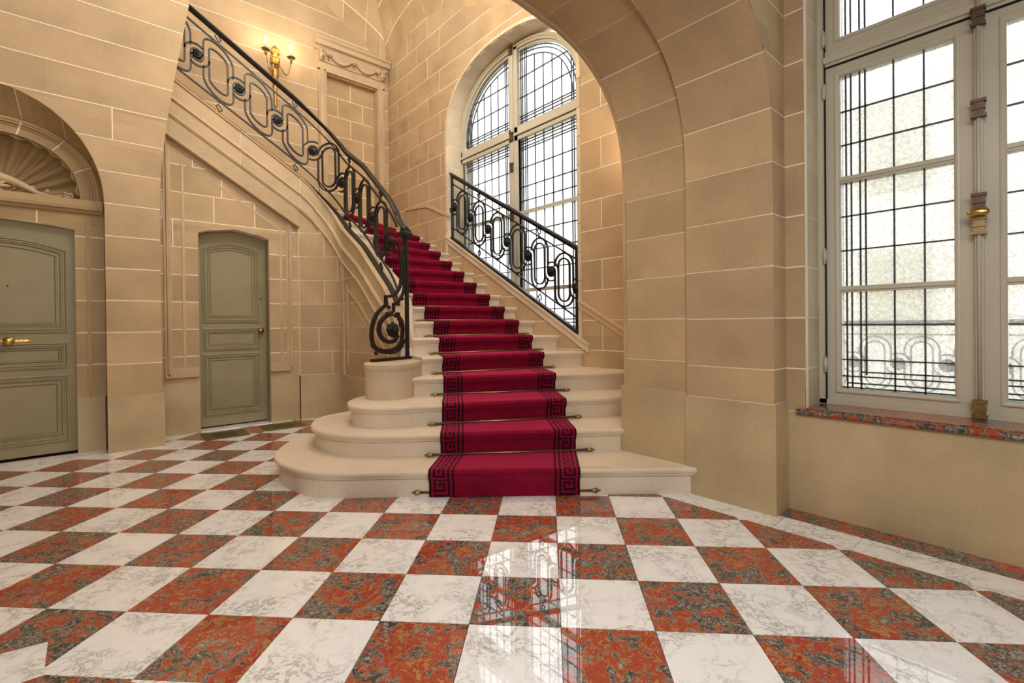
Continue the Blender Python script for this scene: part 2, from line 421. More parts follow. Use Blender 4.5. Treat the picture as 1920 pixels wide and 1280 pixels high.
# corner of the next border, front left
prism([(-.114, 2.244), (-.113, 2.038), (-.60, 2.06), (-.60, 2.338)], -.008, .0009).out('white_border_slab', M_WHITE, floor, loc=(-.2, 2.1, 0))
prism([(-.111, 2.036), (.094, 1.806), (-.2, 1.5), (-.9, 1.5), (-.9, 2.058)], -.008, .0009).out('red_border_strip', M_RED, floor, loc=(-.2, 1.9, 0))

# ------------------------------------------------------------------ left wall with the niche door
def zc(z0, step, n): return [z0+step*i for i in range(n+1)]
wl = empty('wall_left'); tag(wl, kind='structure')
XR = [(0, .492), (2.07, .492), (2.3, .497), (2.55, .515), (2.94, .56), (3.3, .615), (3.65, .672), (4.07, .742), (4.6, .85), (5.0, .95)]
NC, NA, NB = -.55, .665, .821       # niche arch centre and radii, spring 2.10
def niche_half(z):
    if z < 2.10: return NA
    t = (z-2.10)/NB
    return NA*math.sqrt(max(0, 1-t*t)) if t < 1 else 0
def reg_left(z):
    hw = niche_half(z); xr = interp(XR, z)
    if hw <= 0: return [(-3.3, xr)]
    return [(-3.3, NC-hw), (NC+hw, xr)]
cl = [.47, .745]+[.745+.272*i for i in range(1, 17)]
def jl(ci):
    if ci < 8: return [-1.9-.3*(ci % 2), -2.7]
    o = -.22 if ci % 2 else .175
    return [o-.95*k for k in range(0, 4)]
wall(wl, reg_left, PY(5.28), cl, jl, cuts=(2.10, 2.60, 2.80, 2.89, 2.921), dback=-.16, ends=None)
# dado of the pier
b = MB()
for a, b_ in ((NC+NA+.0, .507),): b.box((a, 5.262, 0), (b_, 5.44, .468))
b.out('dado_slab', M_DADO, wl)
MB().box((-3.3, 5.262, 0), (NC-NA, 5.44, .468)).out('dado_slab', M_DADO, wl)
# jambs and splayed soffit of the niche arch, in voussoirs
outer = arc2(NC, 2.10, NA, NB, 0, PI, 28); inner = arc2(NC, 2.14, NA-.012, .60, 0, PI, 28, 2.3)
sof = MB()
for i in range(28):
    o0, o1, i0, i1 = outer[i], outer[i+1], inner[i], inner[i+1]
    sof.add([(o0[0], 5.283, o0[1]), (o1[0], 5.283, o1[1]), (i1[0], 5.455, i1[1]), (i0[0], 5.455, i0[1])], [(0, 1, 2, 3)])
sof.out('soffit_bed', M_MORT, wl)
for k in range(7):
    b = MB(); L = []
    for i in range(4*k, 4*k+5):
        o, n_ = outer[i], inner[i]; e = .05 if i == 4*k else (-.05 if i == 4*k+4 else 0)
        j = min(max(i, 0), 27)
        def lerp(A, t, i=i): 
            if t == 0: return A[i]
            q = A[i+1] if t > 0 else A[i-1]; return (A[i][0]+(q[0]-A[i][0])*abs(t), A[i][1]+(q[1]-A[i][1])*abs(t))
        o = lerp(outer, e); n_ = lerp(inner, e); s = .997
        L.append([(NC+(o[0]-NC)*s, 5.283, 2.1+(o[1]-2.1)*s), (NC+(n_[0]-NC)*s, 5.452, 2.1+(n_[1]-2.1)*s), (NC+(n_[0]-NC)*(s+.01), 5.452, 2.1+(n_[1]-2.1)*(s+.01)), (NC+(o[0]-NC)*(s+.01), 5.283, 2.1+(o[1]-2.1)*(s+.01))])
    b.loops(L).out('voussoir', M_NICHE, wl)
for s in (-1, 1):
    x = NC+s*NA
    MB().box((min(x, x+s*.02), 5.283, 0), (max(x, x+s*.02), 5.46, 2.12)).out('niche_jamb', M_NICHE, wl)
# recessed face: pilasters, lintel, archivolt
DA, DT, DC = .475, 1.885, 1.93       # niche door half width, spring, crown
def door_half(z, hw, sp, cr):
    if z < sp: return hw
    if z >= cr: return 0
    r = (hw*hw+(cr-sp)**2)/(2*(cr-sp)); return math.sqrt(max(0, r*r-(r-(cr-z))**2))
def reg_rec(z):
    h_ = door_half(z, DA, DT, DC)
    if h_ <= 0: return [(NC-.667, NC+.667)]
    return [(NC-.667, NC-h_), (NC+h_, NC+.667)]
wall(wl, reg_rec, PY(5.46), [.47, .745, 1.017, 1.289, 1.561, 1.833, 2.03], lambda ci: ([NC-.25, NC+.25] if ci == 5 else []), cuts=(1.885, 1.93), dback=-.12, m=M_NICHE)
for s in (-1, 1):
    MB().box((min(NC+s*DA, NC+s*.655), 5.45, 0), (max(NC+s*DA, NC+s*.655), 5.56, .468)).out('dado_slab', M_DADO, wl)
    molding([(NC+s*(DA+.085), .47), (NC+s*(DA+.085), 2.0)], [(-.012, 0), (-.012, .014), (.012, .014), (.012, 0)], PY(5.46)).out('pilaster_edge', M_NICHE, wl)
# cornice over the door
prof = [(0, 0), (.008, .02), (.03, .03), (.035, .05), (.06, .055), (.065, .035), (.12, .03), (.12, 0)]
b = MB(); L = [[(x, 5.46-d, 2.02+o) for o, d in prof] for x in (NC-.655, NC+.655)]
b.loops(L).out('cornice', M_NICHE, wl)
for k in range(7):
    A = lin(PI*k/7+.012, PI*(k+1)/7-.012, 5); L = []
    pr = [(1.0, .002), (.975, .012), (.955, .012), (.945, .004), (.925, .004), (.915, -.012), (.90, -.012), (.885, -.022), (.79, -.022), (.785, -.07), (1.0, -.07)]
    for t in A:
        c, s_ = math.cos(t), math.sin(t); e = 2/2.3
        cx = math.copysign(abs(c)**e, c)*.648; cz = s_**e*.60
        L.append([(NC+cx*f, 5.46-d, 2.14+cz*f) for f, d in pr])
    MB().loops(L).out('archivolt_stone', M_NICHE, wl)
L = []
for t in lin(0, PI, 40):
    c, s_ = math.cos(t), math.sin(t); e = 2/2.3; cx = math.copysign(abs(c)**e, c)*.648; cz = s_**e*.60
    L.append([(NC+cx*f, 5.46-d, 2.14+cz*f) for f, d in ((.995, -.006), (.93, -.012), (.91, -.026), (.80, -.030), (.80, -.08), (1.0, -.08))])
MB().loops(L).out('archivolt_bed', M_MORT, wl)
# scallop shell in the niche
b = MB(); RR, TT = 14, 96; rings = []
for r_ in range(RR+1):
    f = r_/RR; ring = []
    for t in range(TT+1):
        a = PI*t/TT; c, s_ = math.cos(a), math.sin(a); e = 2/2.3
        X = math.copysign(abs(c)**e, c)*.515*f; Z = (s_**e)*.475*f
        flute = math.cos(a*13*2)*.5+.5
        depth = .20*math.sqrt(max(0, 1-f*f))+.02-.055*f*(1-flute**1.5)*(1 if f < .93 else .5)
        sc_ = 1+(.018*math.cos(a*26) if r_ >= RR-1 else 0)
        ring.append((NC+X*sc_, 5.53+depth, 2.15+Z*sc_))
    rings.append(ring)
V = [p for r_ in rings for p in r_]; F = []
for r_ in range(RR):
    for t in range(TT): F.append((r_*(TT+1)+t, r_*(TT+1)+t+1, (r_+1)*(TT+1)+t+1, (r_+1)*(TT+1)+t))
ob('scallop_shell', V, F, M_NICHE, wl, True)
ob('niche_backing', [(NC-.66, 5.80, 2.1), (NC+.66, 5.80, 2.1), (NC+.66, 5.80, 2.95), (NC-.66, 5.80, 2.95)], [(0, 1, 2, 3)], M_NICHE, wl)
pts = []; 
for t in lin(.05, PI-.05, 180):
    c, s_ = math.cos(t), math.sin(t); e = 2/2.3; k = 1+.018*math.cos(t*26)+.006
    pts.append((NC+math.copysign(abs(c)**e, c)*.505*k, 5.515+.008*math.sin(t*26), 2.15+s_**e*.465*k))
MB().tube(pts, .010, 5).out('shell_rim', M_NICHE, wl, True)
MB().tube([(p[0]*.985+NC*.015, p[1]-.006, 2.15+(p[2]-2.15)*.965) for p in pts], .007, 5).out('shell_rim', M_NICHE, wl, True)
for s in (-1, 1):     # acanthus scrolls at the foot of the shell
    b = MB(); pp = []; rr = []
    for k in range(26):
        u = k/25; pp.append((NC+s*(.03+.40*u), 5.49+.01*math.sin(9*u), 2.155+.10*(1-u)**2.2+.018*math.sin(7*u))); rr.append(.034*(1-u)**1.2+.009)
    b.tube(pp, rr, 7)
    for q in range(4): b.tube([(x, y-.012, z+.016*(q-1)*(1-i/25)) for i, (x, y, z) in enumerate(pp)], .006, 5)
    cc = (NC+s*.445, 5.475, 2.158)
    sp = [(cc[0]+s*(.032-.0011*k)*math.cos(.42*k+2.2), cc[1], cc[2]+.008+(.032-.0011*k)*math.sin(.42*k+2.2)) for k in range(26)]
    b.tube(sp, .009, 6)
    for q in range(3): b.tube([(NC+s*(.12+.09*q+.03*k/6), 5.485, 2.185-.012*q+.03*math.sin(k/6*PI)) for k in range(7)], [.004, .009, .012, .013, .012, .008, .003], 6)
    b.out('acanthus_scroll', M_CARVE, wl, True)
b = MB(); b.lathe((NC, 5.50, 2.16), [(.001, -.05), (.05, -.04), (.08, 0), (.001, .04)], 20, 'y')
for q in range(7):
    a = PI*(q+.5)/7; b.tube([(NC+.02*math.cos(a), 5.47, 2.17), (NC+.06*math.cos(a), 5.455, 2.17+.05*math.sin(a)), (NC+.105*math.cos(a), 5.48, 2.17+.085*math.sin(a))], [.01, .016, .006], 6)
b.out('shell_boss', M_CARVE, wl, True)

# ------------------------------------------------------------------ panelled doors
def seg_top(x0, x1, z0, zs, zc_, n=10):
    """panel outline anticlockwise with a segmental top"""
    cx = (x0+x1)/2; hw = (x1-x0)/2
    P = [(x0, z0), (x1, z0)]
    if zc_ - zs < 1e-4: return P+[(x1, zs), (x0, zs)]
    r = (hw*hw+(zc_-zs)**2)/(2*(zc_-zs)); a0 = math.asin(hw/r)
    for t in lin(a0, -a0, n): P.append((cx+r*math.sin(t), zc_-r+r*math.cos(t)))
    return P
def face_from(outline, M, d0, d1):
    n = len(outline); return MB().add([M(x, z, d0) for x, z in outline]+[M(x, z, d1) for x, z in outline],
        [tuple(range(n)), tuple(range(n, 2*n))[::-1]]+[(i, (i+1) % n, n+(i+1) % n, n+i) for i in range(n)])
def panel(door, M, x0, x1, z0, zs, zc_, wd=.05):
    P = seg_top(x0, x1, z0, zs, zc_)
    molding(P, [(0, 0), (-.0, .010), (-.006, .014), (-.012, .010), (-.018, .010), (-.018, -.004), (0, -.004)][::1], M, True).out('panel_molding', M_DOOR, door)
    pr = [(0.0, .001), (.005, .013), (.013, .013), (.017, .006), (.026, .008), (.03, .002), (.03, -.006), (0, -.006)]
    molding(P, pr, M, True).out('panel_molding', M_DOOR, door)
    for o in (.002, .032): molding([tuple(v) for v in offset_poly(P, o, True)], [(0, .0012), (.0, .0022), (.0035, .0022), (.0035, .0012)], M, True).out('panel_groove', M_DOORS, door)
    Q = [tuple(v) for v in offset_poly(P, wd, True)]
    molding(Q, [(0, 0), (.002, .006), (.008, .006), (.012, 0), (.012, -.003), (0, -.003)], M, True).out('panel_molding', M_DOOR, door)
    molding([tuple(v) for v in offset_poly(Q, .012, True)], [(0, .0008), (0, .0018), (.003, .0018), (.003, .0008)], M, True).out('panel_groove', M_DOORS, door)
d1 = empty('door_1', (NC, 5.52, 0)); tag(d1, kind='structure'); 
def sub(parent, o_loc):
    return parent
D1 = PY(5.52)
def kid(o, parent):
    return o
def doorbuild(root, M, cx, hw, sp, cr, panels, z0=.02):
    l = root.location
    before = set(bpy.data.objects)
    face_from(seg_top(cx-hw, cx+hw, z0, sp, cr), M, -.04, 0).out('door_leaf', M_DOOR, root)
    for p in panels: panel(root, M, *p)
    MB().add([M(cx-hw, .001, -.035), M(cx+hw, .001, -.035), M(cx+hw, z0, -.035), M(cx-hw, z0, -.035)], [(0, 1, 2, 3)]).out('threshold_gap', M_DARK, root)
    return before
def fixloc(root, before):
    for o in set(bpy.data.objects)-before:
        if o.parent == root and o.type == 'MESH': o.location = Vector(o.location)-Vector(root.location)
bf = doorbuild(d1, D1, NC, DA+.01, DT, DC, [(NC-.41, NC+.41, 1.04, 1.70, 1.775, .05), (NC-.41, NC+.41, .745, .925, .925, .035), (NC-.41, NC+.41, .13, .655, .655, .05)])
# spare cover behind the arched head
b = MB(); kx, kz = -.475, .955
b.lathe((kx, 5.52, kz), [(.036, 0), (.038, -.008), (.028, -.014), (.012, -.018), (.012, -.03), (.026, -.036), (.03, -.046), (.022, -.058), (.001, -.062)], 20, 'y')
b.out('door_knob', M_BRASS, d1, True)
b = MB()
for s in (-1, 1):
    L = [(.03, .012), (.045, .018), (.055, .008), (.07, .022), (.085, .010), (.10, .018), (.115, .007), (.125, .003)]
    V = []
    for dx, hh in L: V += [(kx+s*dx, 5.515, kz+hh), (kx+s*dx, 5.508, kz), (kx+s*dx, 5.515, kz-hh)]
    F = []
    for i in range(len(L)-1):
        for q in (0, 1): F.append((3*i+q, 3*i+q+1, 3*i+q+4, 3*i+q+3))
    b.add(V, F)
    b.add([(kx+s*.03, 5.52, kz+.01), (kx+s*.12, 5.52, kz+.003), (kx+s*.12, 5.52, kz-.003), (kx+s*.03, 5.52, kz-.01)], [(0, 1, 2, 3)])
b.out('knob_plate', M_BRASS, d1, True)
MB().lathe((-.476, 5.52, 1.40), [(.006, 0), (.006, -.004), (.001, -.006)], 10, 'y').out('peephole', M_DARK, d1)
fixloc(d1, bf)

# ------------------------------------------------------------------ wall under the upper flight
# path of the balustrade (plan), length s from x=1.6 on the upper flight
PATH = [(x, 5.70) for x in lin(-1.2, 1.8, 40)]
PATH += [(1.8+.4*math.sin(t), 5.3+.4*math.cos(t)) for t in lin(0, PI/2, 14)[1:]]
PATH += [(2.2, y) for y in lin(5.3, 4.3, 12)[1:]]
PATH += [(2.197, 4.18), (2.185, 4.06), (2.165, 3.94), (2.14, 3.84)]
PS = [0]
for a, b_ in zip(PATH, PATH[1:]): PS.append(PS[-1]+math.hypot(b_[0]-a[0], b_[1]-a[1]))
S0 = 2.8            # s where x = 1.6
def s_abs(s): return s+S0
def path(s):
    s = min(max(s, 0), PS[-1])
    for i in range(len(PS)-1):
        if s <= PS[i+1] or i == len(PS)-2:
            t = (s-PS[i])/(PS[i+1]-PS[i]); a, b_ = PATH[i], PATH[i+1]
            p = (a[0]+t*(b_[0]-a[0]), a[1]+t*(b_[1]-a[1])); d = Vector((b_[0]-a[0], b_[1]-a[1])).normalized()
            return p, d
SA = 3.0; SB = SA+.4*PI/2; SEND = PS[-1]
ZS = [(0, 2.763+.61*3.0), (SA, 2.763), (SA+.12, 2.675), (SA+.3, 2.50), (SA+.5, 2.28), (SB, 2.154), (SB+.45, 1.885), (SB+.8, 1.60), (SB+1.05, 1.40), (SB+1.2, 1.24), (SB+1.32, 1.06), (SB+1.42, .90), (SEND, .80)]
def smooth_interp(T, x):
    e = .05; return (interp(T, x-e)+interp(T, x)*2+interp(T, x+e))/4
def zst(s): return smooth_interp(ZS, s)
wu = empty('wall_understair'); tag(wu, kind='structure')
CD, HD = 1.166, .329
def zs_x(x): return 2.885+.61*(1.6-x)
def reg_under(z):
    # string underside: wall ends where the string fascia begins
    xr = 1.8 if z < 2.70 else 1.6-(z-2.885)/.61
    xr = min(1.8, max(xr, -1.15))
    h_ = door_half(z, HD, 2.005, 2.075) if z < 2.075 else 0
    xl = .40 if z < 3.195 else -1.2
    if h_ > 0: return [(xl, CD-h_), (CD+h_, xr)]
    return [(min(xl, xr-.01), xr)]
cu = [.50, .765, 1.035, 1.305, 1.575, 1.845, 2.115, 2.385, 2.655, 2.925, 3.195, 3.465, 3.735, 4.005, 4.275, 4.50]
JU = {6: [.55, .98, 1.36], 7: [.52, 1.05, 1.5], 8: [.8, 1.3], 5: [.63]}
wall(wu, reg_under, PY(5.70), cu, lambda ci: JU.get(ci, [.2, -.5, 1.0 if ci > 8 else .21]), cuts=(2.005, 2.075, 2.70, 3.195), dback=-.16)
for a, b_ in ((.40, CD-HD), (CD+HD, 1.81)): MB().box((a, 5.688, 0), (b_, 5.86, .497)).out('dado_slab', M_DADO, wu)
# moulded frame around the little door wall
fr = [(.585, .58), (.585, 2.90), (1.70, 2.20), (1.70, .60)]
pf = [(-.03, 0), (-.03, .012), (-.012, .012), (-.006, .024), (.006, .024), (.012, .010), (.03, .008), (.03, 0)]
molding(fr[::-1], pf, PY(5.70)).out('frame_molding', M_CARVE, wu)
fr2 = [(.715, .62), (.715, 2.69), (1.615, 2.13), (1.615, .62)]
molding(fr2[::-1], [(-.012, 0), (-.012, .007), (.012, .003), (.012, 0)], PY(5.70)).out('frame_molding', M_CARVE, wu)
for x0, x1 in ((.585, CD-HD-.005), (CD+HD+.03, 1.70)):
    MB().box((x0-.03, 5.676, .56), (x1, 5.70, .60)).box((x0-.03, 5.69, .60), (x1, 5.70, .655)).out('frame_molding', M_CARVE, wu)
# curved wall and the straight return under the lower flight, blocks along the path
def MP(off):
    def f(a, z, d):
        p, t = path(a); n = Vector((-t.y, t.x)) * -1      # right-hand side of the walk = outside
        return (p[0]+n.x*(off+d), p[1]+n.y*(off+d), z)
    return f
p0, t0 = path(1.0)
def wallpath(s0, s1, off, z0, ztopf, nseg, name, m, d=.0, dback=-.1):
    MM = MP(off); L = []
    for s in lin(s0, s1, nseg):
        zt = ztopf(s) if callable(ztopf) else ztopf
        zb = z0(s) if callable(z0) else z0
        L.append([MM(s, zb, dback), MM(s, zb, d), MM(s, zt, d), MM(s, zt, dback)])
    return MB().loops(L)
OFF = .045
SW0, SW1 = SA-.005, SB+1.30
wallpath(SW0, SW1, OFF, 0, lambda s: zst(s)-.40, 26, '', None, -.003, -.10).out('mortar_bed', M_MORT, wu)
wallpath(SW0, SW1, OFF, 0, .497, 26, '', None, .008).out('dado_slab', M_DADO, wu)
jj = {0: [.40], 1: [.22, .8], 2: [.52], 3: [.30, .85], 4: [.5], 5: [.3]}
for ci, (c0, c1) in enumerate(zip(cu[:8], cu[1:9])):
    js = [SW0]+[SA+v for v in jj.get(ci, [.4, .9])]+[SW1]
    for a, b_ in zip(js, js[1:]):
        a_, bb = a+.0035, b_-.0035
        # stop where the string comes down
        while bb > a_ and zst(bb)-.40 < c0+.03: bb -= .02
        if bb-a_ < .04: continue
        wallpath(a_, bb, OFF, c0+.0035, lambda s: min(c1-.0035, max(zst(s)-.40, c0+.004)), max(2, int((bb-a_)/.06)), '', None, 0).out('stone_block', M_BLOCK, wu)
# pilaster strip beside the curve
for s_, wd_ in ((SB-.02, .05),):
    wallpath(s_, s_+wd_, OFF, .5, lambda s: zst(s)-.42, 2, '', None, .016).out('pilaster_strip', M_CARVE, wu)
wallpath(SB+.10, SB+.14, OFF, .62, lambda s: zst(s)-.60, 2, '', None, .010).out('pilaster_strip', M_CARVE, wu)
# raking inner panel moulds on the lower flight wall
wallpath(SB+.12, SB+1.1, OFF, lambda s: max(.6, zst(s)-.64), lambda s: max(.63, zst(s)-.61), 14, '', None, .012).out('frame_molding', M_CARVE, wu)
wallpath(SB+.2, SB+1.0, OFF, lambda s: max(.7, zst(s)-.74), lambda s: max(.72, zst(s)-.725), 14, '', None, .006).out('frame_molding', M_CARVE, wu)

# ------------------------------------------------------------------ staircase
st = empty('staircase', (1.5, 2.6, 0)); tag(st, 'pale stone staircase rising under the arch and turning left, rounded lowest steps', 'staircase')
def S(b, name, m, smooth=False, loc=None):
    o = b.out(name, m, st, smooth, loc); o.location = Vector(o.location)-Vector(st.location); return o
ZN = [0, .165, .318, .47, .623]+[.155*n for n in range(5, 40)]
ROW = {4: ((1.79, 3.545), (3.68, 2.392)), 5: ((2.12, 3.555), (3.68, 3.09)), 6: ((2.2, 3.85), (3.68, 3.42)), 7: ((2.2, 4.15), (3.68, 3.79)),
       8: ((2.2, 4.42), (3.68, 4.076)), 9: ((2.2, 4.70), (3.68, 4.36)), 10: ((2.2, 4.93), (3.68, 4.62)), 11: ((2.2, 5.08), (3.68, 4.876)),
       12: ((2.2, 5.22), (3.68, 5.153)), 13: ((2.19, 5.36), (3.68, 5.42)), 14: ((2.14, 5.48), (3.68, 5.75)), 15: ((2.06, 5.58), (3.68, 6.1)),
       16: ((1.97, 5.65), (3.68, 6.62)), 17: ((1.86, 5.69), (3.15, 7.13)), 18: ((1.62, 5.72), (2.35, 7.13))}
for n in range(19, 29):
    x = 1.6-(.155*n+.16-2.885)/.61; ROW[n] = ((x+.04, 5.72), (x+.04, 7.13))
def back(a, b_, d):
    v = Vector((b_[0]-a[0], b_[1]-a[1])).normalized(); n = Vector((-v.y, v.x)); return (a[0]+n.x*d, a[1]+n.y*d), (b_[0]+n.x*d, b_[1]+n.y*d)
def nosing(poly_top, z1, th=.034):
    """tread slab with a rounded nose: rings at a few heights shrunk inwards"""
    return prism(poly_top, z1-th, z1)
def step(name, outline, backpts, z0, z1, over=.03):
    """outline = nosing polyline left to right; backpts closes it behind"""
    n = len(outline)
    def off(o):
        q = offset_poly(outline, o, False); return [tuple(v) for v in q]
    B = MB()
    prof = [(.006, z1), (.0, z1-.008), (-.001, z1-.018), (.004, z1-.030), (.012, z1-.036), (.016, z1-.048), (over, z1-.054), (over, z0)]
    L = []
    for o, z in prof:
        L.append([(x, y, z) for x, y in off(o)]+[(x, y, z) for x, y in backpts])
    B.loops(L)
    return B
o1 = [(1.50, 4.20), (1.377, 4.057), (1.168, 3.932), (1.011, 3.71), (.94, 3.528), (.923, 3.335), (.967, 3.105), (1.064, 2.924), (1.282, 2.732), (1.529, 2.522), (2.39, 1.767), (2.785, 1.418)]
o2 = [(1.86, 4.10), (1.647, 4.03), (1.424, 3.954), (1.287, 3.788), (1.216, 3.615), (1.2, 3.46), (1.245, 3.262), (1.339, 3.096), (1.559, 2.885), (1.75, 2.745), (2.814, 1.952), (2.9, 1.89)]
o3 = [(1.95, 3.92), (1.70, 3.80), (1.53, 3.66), (1.455, 3.53), (1.427, 3.40), (1.48, 3.235), (1.60, 3.12), (1.70, 3.06), (1.918, 2.96), (3.114, 2.27), (3.80, 1.87)]
def smooth_line(P, k=2):
    """Catmull-Rom on all but the last straight run"""
    out = []
    for i in range(len(P)-1):
        p0_, p1_, p2_, p3_ = P[max(i-1, 0)], P[i], P[i+1], P[min(i+2, len(P)-1)]
        if i >= len(P)-3: out.append(p1_); continue
        for q in range(4):
            t = q/4
            out.append(tuple(.5*(2*p1_[c]+(-p0_[c]+p2_[c])*t+(2*p0_[c]-5*p1_[c]+4*p2_[c]-p3_[c])*t*t+(-p0_[c]+3*p1_[c]-3*p2_[c]+p3_[c])*t**3) for c in (0, 1)))
    out.append(P[-1]); return out
for k, (o_, bp_) in enumerate(((o1, [(2.9, 1.6), (2.95, 2.3), (2.3, 3.3), (2.0, 3.9)]), (o2, [(3.75, 1.9), (3.75, 2.9), (2.5, 3.3), (2.12, 4.0)]), (o3, [(3.80, 2.8), (2.6, 3.7), (2.13, 4.0)]))):
    S(step('stair_step', smooth_line(o_), bp_, 0 if k == 0 else ZN[k]-.001, ZN[k+1]), 'stair_step', M_STEP, False, (1.5, 2.6, ZN[k]))
for n in range(4, 28):
    a, b_ = ROW[n]
    a2, b2 = ROW[n+1] if n+1 in ROW else back(a, b_, .3)
    a3, b3 = back(a2, b2, .06)
    if n < 13: a3, b3 = (2.2 if n > 4 else 2.12, a3[1]), (3.68, b3[1])
    bp_ = [b3, a3] if n not in (16, 17) else ([(3.68, 7.13), (3.15, 7.2), a3] if n == 16 else [(2.3, 7.2), a3])
    S(step('stair_step', [a, b_], bp_, ZN[n-1]-(.001), ZN[n]), 'stair_step', M_STEP, False, (a[0], a[1], ZN[n-1]))
# repair slip on the lowest tread, right of the carpet
b = prism([(2.235, 1.915), (2.375, 1.792), (2.41, 1.83), (2.27, 1.955)], .1652, .1662)
S(b, 'tread_patch', M_REVEAL)
# soffit under the upper flight
L = []
for s in lin(0, SA, 6):
    x = -1.2+s; z = zs_x(x)-.36; L.append([(x, 5.72, z), (x, 5.72, z+.12), (x, 7.13, z+.12), (x, 7.13, z)])
S(MB().loops(L), 'flight_soffit', M_VAULT)
# newel block
cap_o = []
for t in lin(PI*.62, PI*1.80, 18): cap_o.append((1.845+.205*math.cos(t), 3.60+.205*math.sin(t)))
cap_o += [(2.12, 3.57), (2.22, 3.66), (2.235, 3.85), (2.225, 4.02), (2.11, 4.05), (2.02, 3.95), (1.93, 3.85)]
def grow(P, k):
    cx = sum(p[0] for p in P)/len(P); cy = sum(p[1] for p in P)/len(P); return [(cx+(x-cx)*k, cy+(y-cy)*k) for x, y in P]
B = MB(); B.loops([[(x, y, z) for x, y in grow(cap_o, k)] for z, k in ((.46, .965), (.69, .965), (.70, .99), (.715, 1.01), (.74, 1.01), (.75, .985))])
S(B, 'newel_block', M_NEWEL, False)
# string: fascia, mouldings and cap along the path
def sweep_path(s0, s1, prof, n, zf=zst):
    """prof: (outward offset from the path line, height above string top)"""
    L = []
    for s in lin(s0, s1, n):
        MM = MP(0); L.append([MM(s, zf(s)+h, o) for o, h in prof])
    return MB().loops(L)
SE = SEND-.02
cuts_s = [0, 1.35, 2.42, SA+.02, SA+.38, SB, SB+.6, SB+1.05, SE]
for a, b_ in zip(cuts_s, cuts_s[1:]):
    nn = max(3, int((b_-a)/.05))
    if a < 2.9: nn = 2
    def zb(h):
        return h
    S(sweep_path(a+.003, b_-.003, [(-.06, -.40), (.062, -.40), (.075, -.375), (.062, -.355), (.062, -.235), (.080, -.215), (.066, -.19), (.060, -.18), (.060, -.03), (.075, -.02), (.075, -.004), (-.06, -.004)], nn), 'string_stone', M_CARVE)
S(sweep_path(0, SE, [(-.05, -.39), (.055, -.39), (.055, -.012), (-.05, -.012)], 60), 'string_joint', M_MORT)
S(sweep_path(0, SA, [(.0, -.60), (.056, -.60), (.066, -.585), (.056, -.57), (.056, -.40), (0, -.40)], 2), 'string_band', M_CARVE)
# inner face of the lower string, seen from the treads
WI = [(0, .06), (SB+.1, .07), (SB+.5, .13), (SB+.85, .20), (SB+1.1, .19), (SB+1.3, .12), (SEND, .06)]
L = []
for s in lin(SB-.2, SE, 34):
    w_ = smooth_interp(WI, s); MM = MP(0); z = zst(s)
    L.append([MM(s, max(z-.6, .3), -w_), MM(s, max(z-.6, .3), -.045), MM(s, z-.006, -.045), MM(s, z-.010, -w_+.03), MM(s, z-.022, -w_+.012), MM(s, z-.05, -w_+.008), MM(s, z-.055, -w_)])
S(MB().loops(L), 'string_inner', M_STEP, True)

# ------------------------------------------------------------------ carpet
CE = {0: None}
CR = [(2.227, 1.911), (2.506, 2.183), (2.741, 2.485), (2.982, 2.82), (3.244, 3.22), (3.374, 3.509), (3.487, 3.837), (3.521, 4.113), (3.536, 4.393), (3.538, 4.65), (3.533, 4.896), (3.533, 5.16), (3.521, 5.41), (3.553, 5.727), (3.60, 6.075)]
CL = [(1.535, 2.517), (1.763, 2.735), (1.924, 2.956), (2.17, 3.31), (2.29, 3.50), (2.437, 3.781), (2.557, 4.063), (2.615, 4.322), (2.635, 4.598), (2.63, 4.84), (2.62, 5.022), (2.62, 5.20), (2.62, 5.376), (2.66, 5.572), (2.68, 5.778)]
def online(n, t):
    a, b_ = ROW[n]; return (a[0]+t*(b_[0]-a[0]), a[1]+t*(b_[1]-a[1]))
for n in range(16, 23):
    CL.append(online(n, .27)); CR.append(online(n, .86))
def backn(n, d):
    L_, R_ = Vector(CL[n-1]), Vector(CR[n-1]); v = (R_-L_).normalized(); nn = Vector((-v.y, v.x)); return L_+nn*d, R_+nn*d
secs = []   # (left3d, right3d)
E_ = .007
def add(LR, z): secs.append((Vector((*LR[0], z)), Vector((*LR[1], z))))
for n in range(1, 20):
    z0, z1 = ZN[n-1], ZN[n]
    add(backn(n, .03-E_*2), z0+(.004 if n == 1 else E_))
    add(backn(n, .02), z1-.075)
    add(backn(n, -.010), z1-.035)
    add(backn(n, -.012), z1-.010)
    add(backn(n, .0), z1+E_*.7)
    add(backn(n, .02), z1+E_)
NCELL = 11; CW = .0142
KEY = ["1111111", "0000001", "1111101", "1000101", "1010101", "1011101", "1000001"]
V = []; F = []; MI = []; row = 0; run = 0.0
allrows = []
for (a, b_), (c, d) in zip(secs, secs[1:]):
    ln = ((c+d)/2-(a+b_)/2).length; k = max(1, round(ln/.015))
    for q in range(k): t = q/k; allrows.append((a.lerp(c, t), b_.lerp(d, t)))
allrows.append(secs[-1])
for a, b_ in allrows:
    wd_ = (b_-a).length; e = (b_-a)/wd_
    offs = [0]+[CW*(i+1) for i in range(NCELL)]+[wd_*x for x in (.25, .375, .5, .625, .75)]+[wd_-CW*(NCELL-i) for i in range(NCELL)]+[wd_]
    V += [a+e*o for o in offs]
nc = 2*(NCELL+1)+5
for r_ in range(len(allrows)-1):
    for c in range(nc-1):
        F.append((r_*nc+c, r_*nc+c+1, (r_+1)*nc+c+1, (r_+1)*nc+c))
        if c < NCELL: kx = c
        elif c >= nc-1-NCELL: kx = nc-2-c
        else: kx = -1
        if kx < 0: MI.append(0)
        elif kx in (0, 10): MI.append(1)
        elif kx in (1, 9): MI.append(0)
        else: MI.append(1 if KEY[r_ % 7][kx-2] == '1' else 0)
base = len(V)
V2 = [v+Vector((0, 0, -.006)) for v in V]
